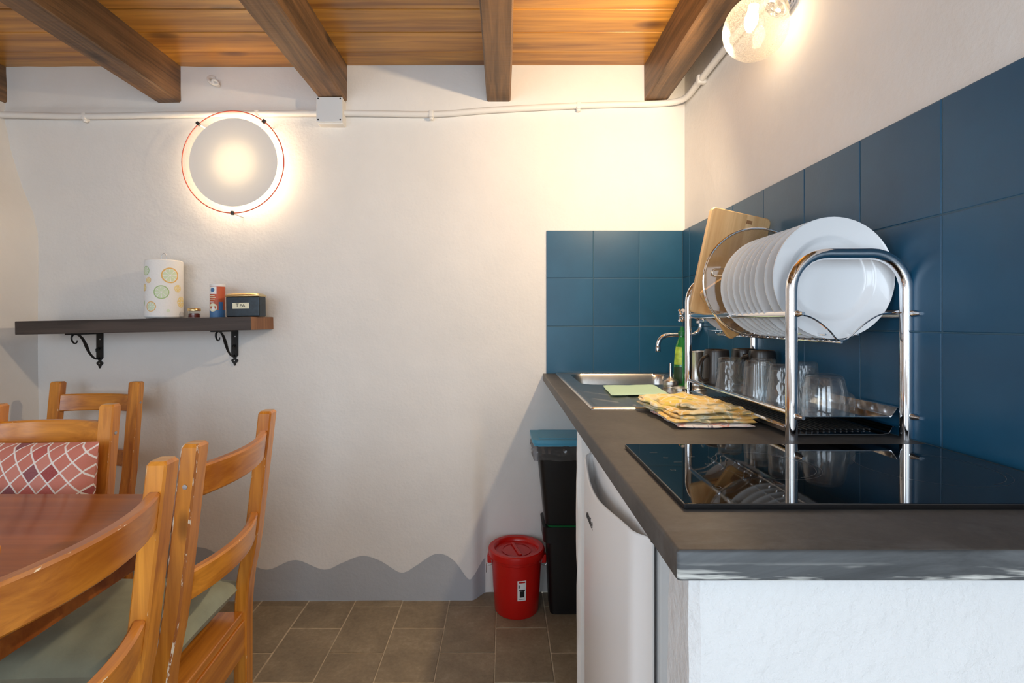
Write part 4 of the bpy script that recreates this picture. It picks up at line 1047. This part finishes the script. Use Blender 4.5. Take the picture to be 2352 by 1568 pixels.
def chair(label, loc, rz, w=.335, worn=0, cush=None, dep=.36):
    t = thing('dining_chair', label, 'chair', loc, (0, 0, rz), 'pine dining chairs round the table')
    H, LEAN, ZB = .925, .062, .50
    pw, pd, c = .042, .033, .0036
    def lean(z): return LEAN * smooth(.38, .62, z) * .25 + LEAN * max(0, (z - ZB) / (H - ZB)) * .75 if z > .38 else 0
    for s in (-1, 1):
        rings = []
        zs = [0, .004, .2, .36] + [.38 + .26 * k / 10 for k in range(11)] + [.72, .80, H - .006]
        for z in zs:
            y = lean(z); a, b = pw / 2, pd / 2
            k = .004 if z == 0 else 0
            rings.append([(s * w / 2 + x, y + yy, z) for x, yy in ((-a + c, -b), (a - c, -b), (a, -b + c), (a, b - c), (a - c, b), (-a + c, b), (-a, b - c), (-a, -b + c))])
        top = rings[-1]; cx, cy = s * w / 2, lean(H)
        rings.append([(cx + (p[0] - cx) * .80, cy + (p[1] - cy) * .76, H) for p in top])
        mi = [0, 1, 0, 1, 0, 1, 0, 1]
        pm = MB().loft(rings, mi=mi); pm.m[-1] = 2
        pm.build('back_post', [M_CH[2], M_WORN2 if worn and s > 0 else M_WORN, M_LITEND], t, angle=32)
        sc1 = MB().lathe([(0, .0012), (.0045, .001), (.005, 0), (.005, -.002), (0, -.002)], 14, mat=Matrix.Rotation(R(90 * s), 4, 'Y')).build('screw', M_SCREW, t, (s * (w / 2 + pw / 2), lean(.845), .845))
    def rail(z0, z1, th, sag, name):
        rings = []; n = 20; x1 = w / 2 - pw / 2 + .004; e = .004
        for i in range(n + 1):
            x = -x1 + 2 * x1 * i / n; bow = sag * (1 - (x / x1) ** 2)
            def p(dy, z): return (x, lean(z) + bow + dy, z)
            rings.append([p(-th / 2, z0 + e), p(-th / 2, z1 - e), p(-th / 2 + e, z1), p(th / 2 - e, z1), p(th / 2, z1 - e), p(th / 2, z0 + e), p(th / 2 - e, z0), p(-th / 2 + e, z0)])
        MB().loft(rings, mi=[0, 1, 0, 1, 0, 0, 0, 0]).build(name, [M_CH[0], M_WORNX], t, angle=32)
    rail(.812, .876, .021, .030, 'back_rail'); rail(.606, .667, .021, .030, 'back_rail')
    f = -dep
    for s in (-1, 1):
        MB().box(s * w / 2 - .02, s * w / 2 + .02, f - .02, f + .02, 0, .396, .004).build('front_leg', M_CH[2], t)
        MB().box(s * w / 2 - .011, s * w / 2 + .011, f + .018, -.014, .318, .392, .003).build('side_rail', M_CH[1], t)
        MB().box(s * w / 2 - .009, s * w / 2 + .009, f + .018, -.014, .13, .165, .003).build('stretcher', M_CH[1], t)
    x1 = w / 2 - pw / 2 + .003
    MB().box(-x1, x1, -.010, .013, .305, .391, .003).build('back_apron', M_CH[0], t)
    MB().box(-x1, x1, f - .011, f + .011, .318, .392, .003).build('front_apron', M_CH[0], t)
    MB().box(-w / 2 + .022, w / 2 - .022, f * .55 - .01, f * .55 + .012, .13, .165, .003).build('stretcher', M_CH[0], t)
    # seat boards, let in between the posts
    n = 4; y0, y1 = f - .026, .010; dy = (y1 - y0) / n
    for k in range(n):
        a, b = y0 + k * dy + .0012, y0 + (k + 1) * dy - .0012
        xx = x1 - .001 if k == n - 1 else w / 2 + .024
        MB().box(-xx, xx, a, b if k < n - 1 else b, .392, .413, .003).build('seat_board', M_CH[0], t)
    return t
chair('honey pine chair with worn light edges, nearest of all, only partly seen', (-.6215, .692, 0), R(-85.2), .345, 0)
chair('honey pine ladder-back chair with badly chipped post and sage seat cushion', (-.667, 1.165, 0), R(-86.1), .357, 1)
chair('pine chair at the far side of the table holding the rose diamond pillow', (-1.269, 1.392, 0), 0, .318)
chair('pine chair against the back wall beneath the dark shelf', (-1.575, 1.935, 0), 0, .303)

def cushion(name, mat, W_, D_, T_, pinch, seed, nu=40, nv=40, wr=.004):
    mb = MB()
    for s in (1, -1):
        def fn(u, v):
            a, b = 2 * u - 1, 2 * v - 1
            k = 1 - pinch * (a * a * (1 - b * b) * 0 + (1 - abs(b)) * abs(a) ** 3 * 0)
            x = W_ / 2 * a * (1 - pinch * (1 - b * b)); y = D_ / 2 * b * (1 - pinch * (1 - a * a))
            h = T_ / 2 * ((max(0, 1 - abs(a) ** 3.2)) * (max(0, 1 - abs(b) ** 3.2))) ** .5
            q = wr * noise.noise((a * 3 + seed, b * 3, s)) * (1 - max(abs(a), abs(b)) ** 6)
            return (x, y, s * h + q)
        mb.grid(nu, nv, fn)
    return mb
cs = cushion('', None, .405, .365, .105, .04, 2, wr=.010)
o = cs.build('seat_cushion', M_SAGE, None, (-.878, 1.170, .4685), (0, R(0), R(2)), angle=80)
tag(o, 'sage green seat cushion on the chipped-post chair beside the table', 'cushion')
cs = cushion('', None, .425, .400, .125, .02, 8, wr=.005)
# turn the cushion upright in its own mesh so that its pattern runs along local x and z
cs.v = [(x, -z, y) for x, y, z in cs.v]
o = cs.build('pillow', M_PILLOW, None, (-1.288, 1.342, .640), (R(-8), 0, 0), angle=80)
tag(o, 'rose pillow with white diamond lattice leaning on the chair behind the table', 'pillow')
